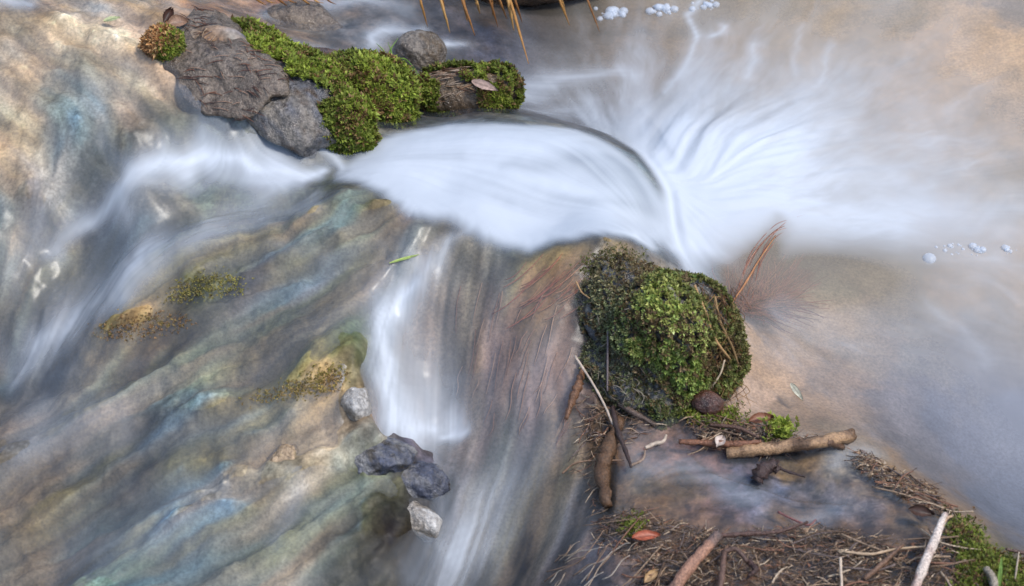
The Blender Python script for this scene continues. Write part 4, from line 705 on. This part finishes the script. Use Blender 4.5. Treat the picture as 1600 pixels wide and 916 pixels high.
# ------------------------------------------------------------------ stems bent by the current
for i in range(26):
    u, v = g.uniform(800, 905), g.uniform(415, 500); l_ = g.uniform(30, 70); q_ = [spot(u+l_*.5*k, v-l_*.42*k-6*k*k, .010+.006*g.random(), True) for k in (-1, -.3, .4, 1)]; V_, F_ = tube(q_, [.0007, .0010, .0008, .0004], 10, 5, g, .1); o0 = q_[1]
    tag(link_mesh('trailing_stem', V_-o0, F_, M_STRAW, col=np.broadcast_to(srgb(*[(172, 104, 78), (150, 96, 72), (180, 128, 92)][i % 3]), (len(V_), 3)), loc=o0), 'thin reddish stem trailing in the veil left of the mossy boulder', 'stem', 'reddish stems in the veil left of the boulder')
for i in range(40):
    u, v = g.uniform(710, 905), g.uniform(470, 680); l_ = g.uniform(22, 60); l_ *= 1.4; q_ = [spot(u+g.normal()*1.5-(8+.04*(u-790))*k, v+l_*.5*k, .006+.003*g.random(), True) for k in (-1, -.3, .4, 1)]; V_, F_ = tube(q_, [.0006, .0009, .0008, .0004], 10, 5, g, .1); o0 = q_[1]
    tag(link_mesh('drowned_straw', V_-o0, F_, M_STRAW, col=np.broadcast_to(srgb(*[(190, 152, 124), (168, 126, 100), (150, 112, 90)][i % 3]), (len(V_), 3)), loc=o0), 'pale straw combed straight down the middle cascade', 'straw', 'straws combed down the middle cascade')
stick('bent_stem', [(1140, 478, .006), (1165, 442, .008), (1185, 408, .006), (1212, 368, .004)], [1.3, 1.7, 1.5, .8], (176, 124, 84), 'orange-brown bent stem rising from the pool beside the boulder', 'stem', M_STRAW, sides=6)  # a single plant stem, bent like the trailing ones
o0 = spot(1200, 400); t_ = empty('bent_root', o0, 'loose arch of reddish root strands bowed over at the edge of the white splash', 'root')
for i in range(7):
    dx, dy = g.normal()*14, g.normal()*7; q_ = [spot(u+dx*k_, v+dy*k_, h) for u, v, h, k_ in ((1160, 455, .002, 1.2), (1178, 402, .002, .9), (1208, 364, .001, .8), (1235, 352, .0, 1), (1262+g.uniform(-30, 40), 348, -.004, 1.2))]
    V_, F_ = tube(q_, [.0004, .0007, .0007, .0005, .0003], 16, 5, g, .1); link_mesh('strand', V_-o0, F_, M_STRAW, t_, col=np.broadcast_to(srgb(*[(158, 104, 88), (140, 92, 74), (172, 124, 104)][i % 3]), (len(V_), 3)))
B = Bag()
for i in range(300):
    a = g.uniform(-.35, 1.9); l_ = g.uniform(25, 110); u0, v0 = 1180+g.normal()*18, 482+g.normal()*7; q_ = [spot(u0+l_*k*math.cos(a)*.9+g.normal()*4, v0-l_*k*math.sin(a)+8*k*k, -.012+.0105*k) for k in (0, .35, .7, 1)]
    V_, F_ = tube(q_, [.0008, .0011, .0009, .0005], 7, 4); B.add(V_, F_, srgb(*[(134, 84, 62), (160, 112, 82), (104, 70, 54), (150, 96, 80)][i % 4]))
tag(B.build('rootlet_mat', M_STRAW), 'fan of fine red-brown rootlets drowned right of the mossy boulder', 'roots', kind='stuff')
for i in range(22):
    u, v = g.uniform(846, 960), g.uniform(850, 935); a = g.uniform(.2, 1.2); l_ = g.uniform(30, 85); q_ = [spot(u+l_*k*math.cos(a), v-l_*k*math.sin(a)*.8+g.normal()*3, .008+.02*k) for k in (0, .35, .7, 1)]; V_, F_ = tube(q_, [.0011, .0012, .0009, .0005], 10, 5, g, .15); o0 = q_[1]
    tag(link_mesh('dry_stem', V_-o0, F_, M_STRAW, col=np.broadcast_to(srgb(*[(186, 164, 140), (160, 130, 106), (200, 184, 164)][i % 3]), (len(V_), 3)), loc=o0), 'wiry pale dead stem fanning over the water at the bottom edge', 'stem', 'wiry pale stems at the bottom edge')
# ------------------------------------------------------------------ bank, hanging grass, foam lumps at the top edge
t_, V, Fc, c6 = stone_thing('turf_bank', 775, -48, .5, (.30, .10, .085), 'dark overhanging turf bank at the top edge above the hanging grass', 'bank', ((52, 40, 32), (76, 56, 40), (34, 28, 26)), seed=61, amp=.16, cuts=0, sub=5, parts=True)
def grass_thing(label, blades, loc):
    t_ = empty('hanging_grass', loc, label, 'grass')
    for k, (pts, w_) in enumerate(blades):
        q_ = [np.array(spot(u, v, h)) for u, v, h in pts]; V_, F_ = tube(q_, [w_*.5, w_, w_*.8, w_*.2], 16, 5, g, .08); c = grain(V_, srgb(*[(176, 126, 66), (196, 150, 88), (140, 92, 48), (160, 110, 60)][k % 4]), .02, k, .3); link_mesh('blade', V_-np.asarray(loc), F_, M_STRAW, t_, col=c)
HB = [(652, 668, 42), (683, 703, 52), (690, 695, 30), (714, 742, 56), (722, 730, 34), (742, 750, 22), (760, 778, 42), (768, 770, 25), (784, 826, 100), (790, 803, 48), (800, 816, 36), (776, 792, 30)]
grass_thing('ochre dry grass blades hanging from the bank, one reaching far down over the water', [([(a, -30, .14), (a+(b-a)*.3, 0, .12), (a+(b-a)*.65, v*.5, .09), (b, v, .05)], g.uniform(.0028, .0045)) for a, b, v in HB], spot(740, -20, .1))
grass_thing('sparse thin ochre blades hanging at the right end of the turf bank', [([(a, -30, .14), (a+(b-a)*.3, 0, .12), (a+(b-a)*.65, v*.5, .09), (b, v, .05)], g.uniform(.002, .0035)) for a, b, v in [(868, 890, 40), (876, 884, 20), (910, 937, 50)]], spot(890, -20, .1))
grass_thing('rusty dry grass trailing at the top edge left of the back channel', [([(a, -14, .05), (a+8, -4, .05), (a+16, 3, .04), (a+26, v, .02)], g.uniform(.002, .0035)) for a, v in [(390, 8), (405, 5), (424, 10), (440, 4), (462, 9), (480, 5), (500, 7)]], spot(440, -10, .04))
mt = MT('froth'); p_ = mt.n('BsdfPrincipled', i_Roughness=.35); p_.inputs['Base Color'].default_value = (.72, .78, .86, 1); tp = mt.n('BsdfTransparent'); ms = mt.n('MixShader', i_0=.6); mt.l(p_.outputs[0], ms.inputs[1]); mt.l(tp.outputs[0], ms.inputs[2]); mt.l(ms.outputs[0], mt.out.inputs[0]); M_FROTH = mt.m
def froth(u, v, rx, n_, label, name='froth_lump'):
    B = Bag(); p = spot(u, v)
    for i in range(n_):
        D, F_ = ico(3); r_ = rx*(.10+.45*g.random()**2.2) if n_ > 1 else rx; B.add(D*r_*np.array([1, 1, .8])+p+np.array([g.normal()*rx*.6, g.normal()*rx*.5, r_*.25])*(n_ > 1), F_, (1, 1, 1))
    return tag(B.build(name, M_FROTH, loc=p), label, 'bubble' if name == 'bubble' else 'foam')
froth(958, 22, .024, 34, 'white froth lump at the right end of the turf bank'); froth(1036, 16, .022, 30, 'middle froth lump on the dark water along the top edge'); froth(1103, 9, .018, 24, 'small bluish froth lump farthest right along the top edge')
froth(1452, 405, .014, 1, 'single large bubble on the pool surface right of the splash', 'bubble')
froth(1486, 388, .016, 16, 'froth line just behind the single large bubble'); froth(1528, 392, .016, 14, 'froth flecks midway between the large bubble and the right edge'); froth(1578, 391, .014, 14, 'froth flecks nearest the right frame edge')
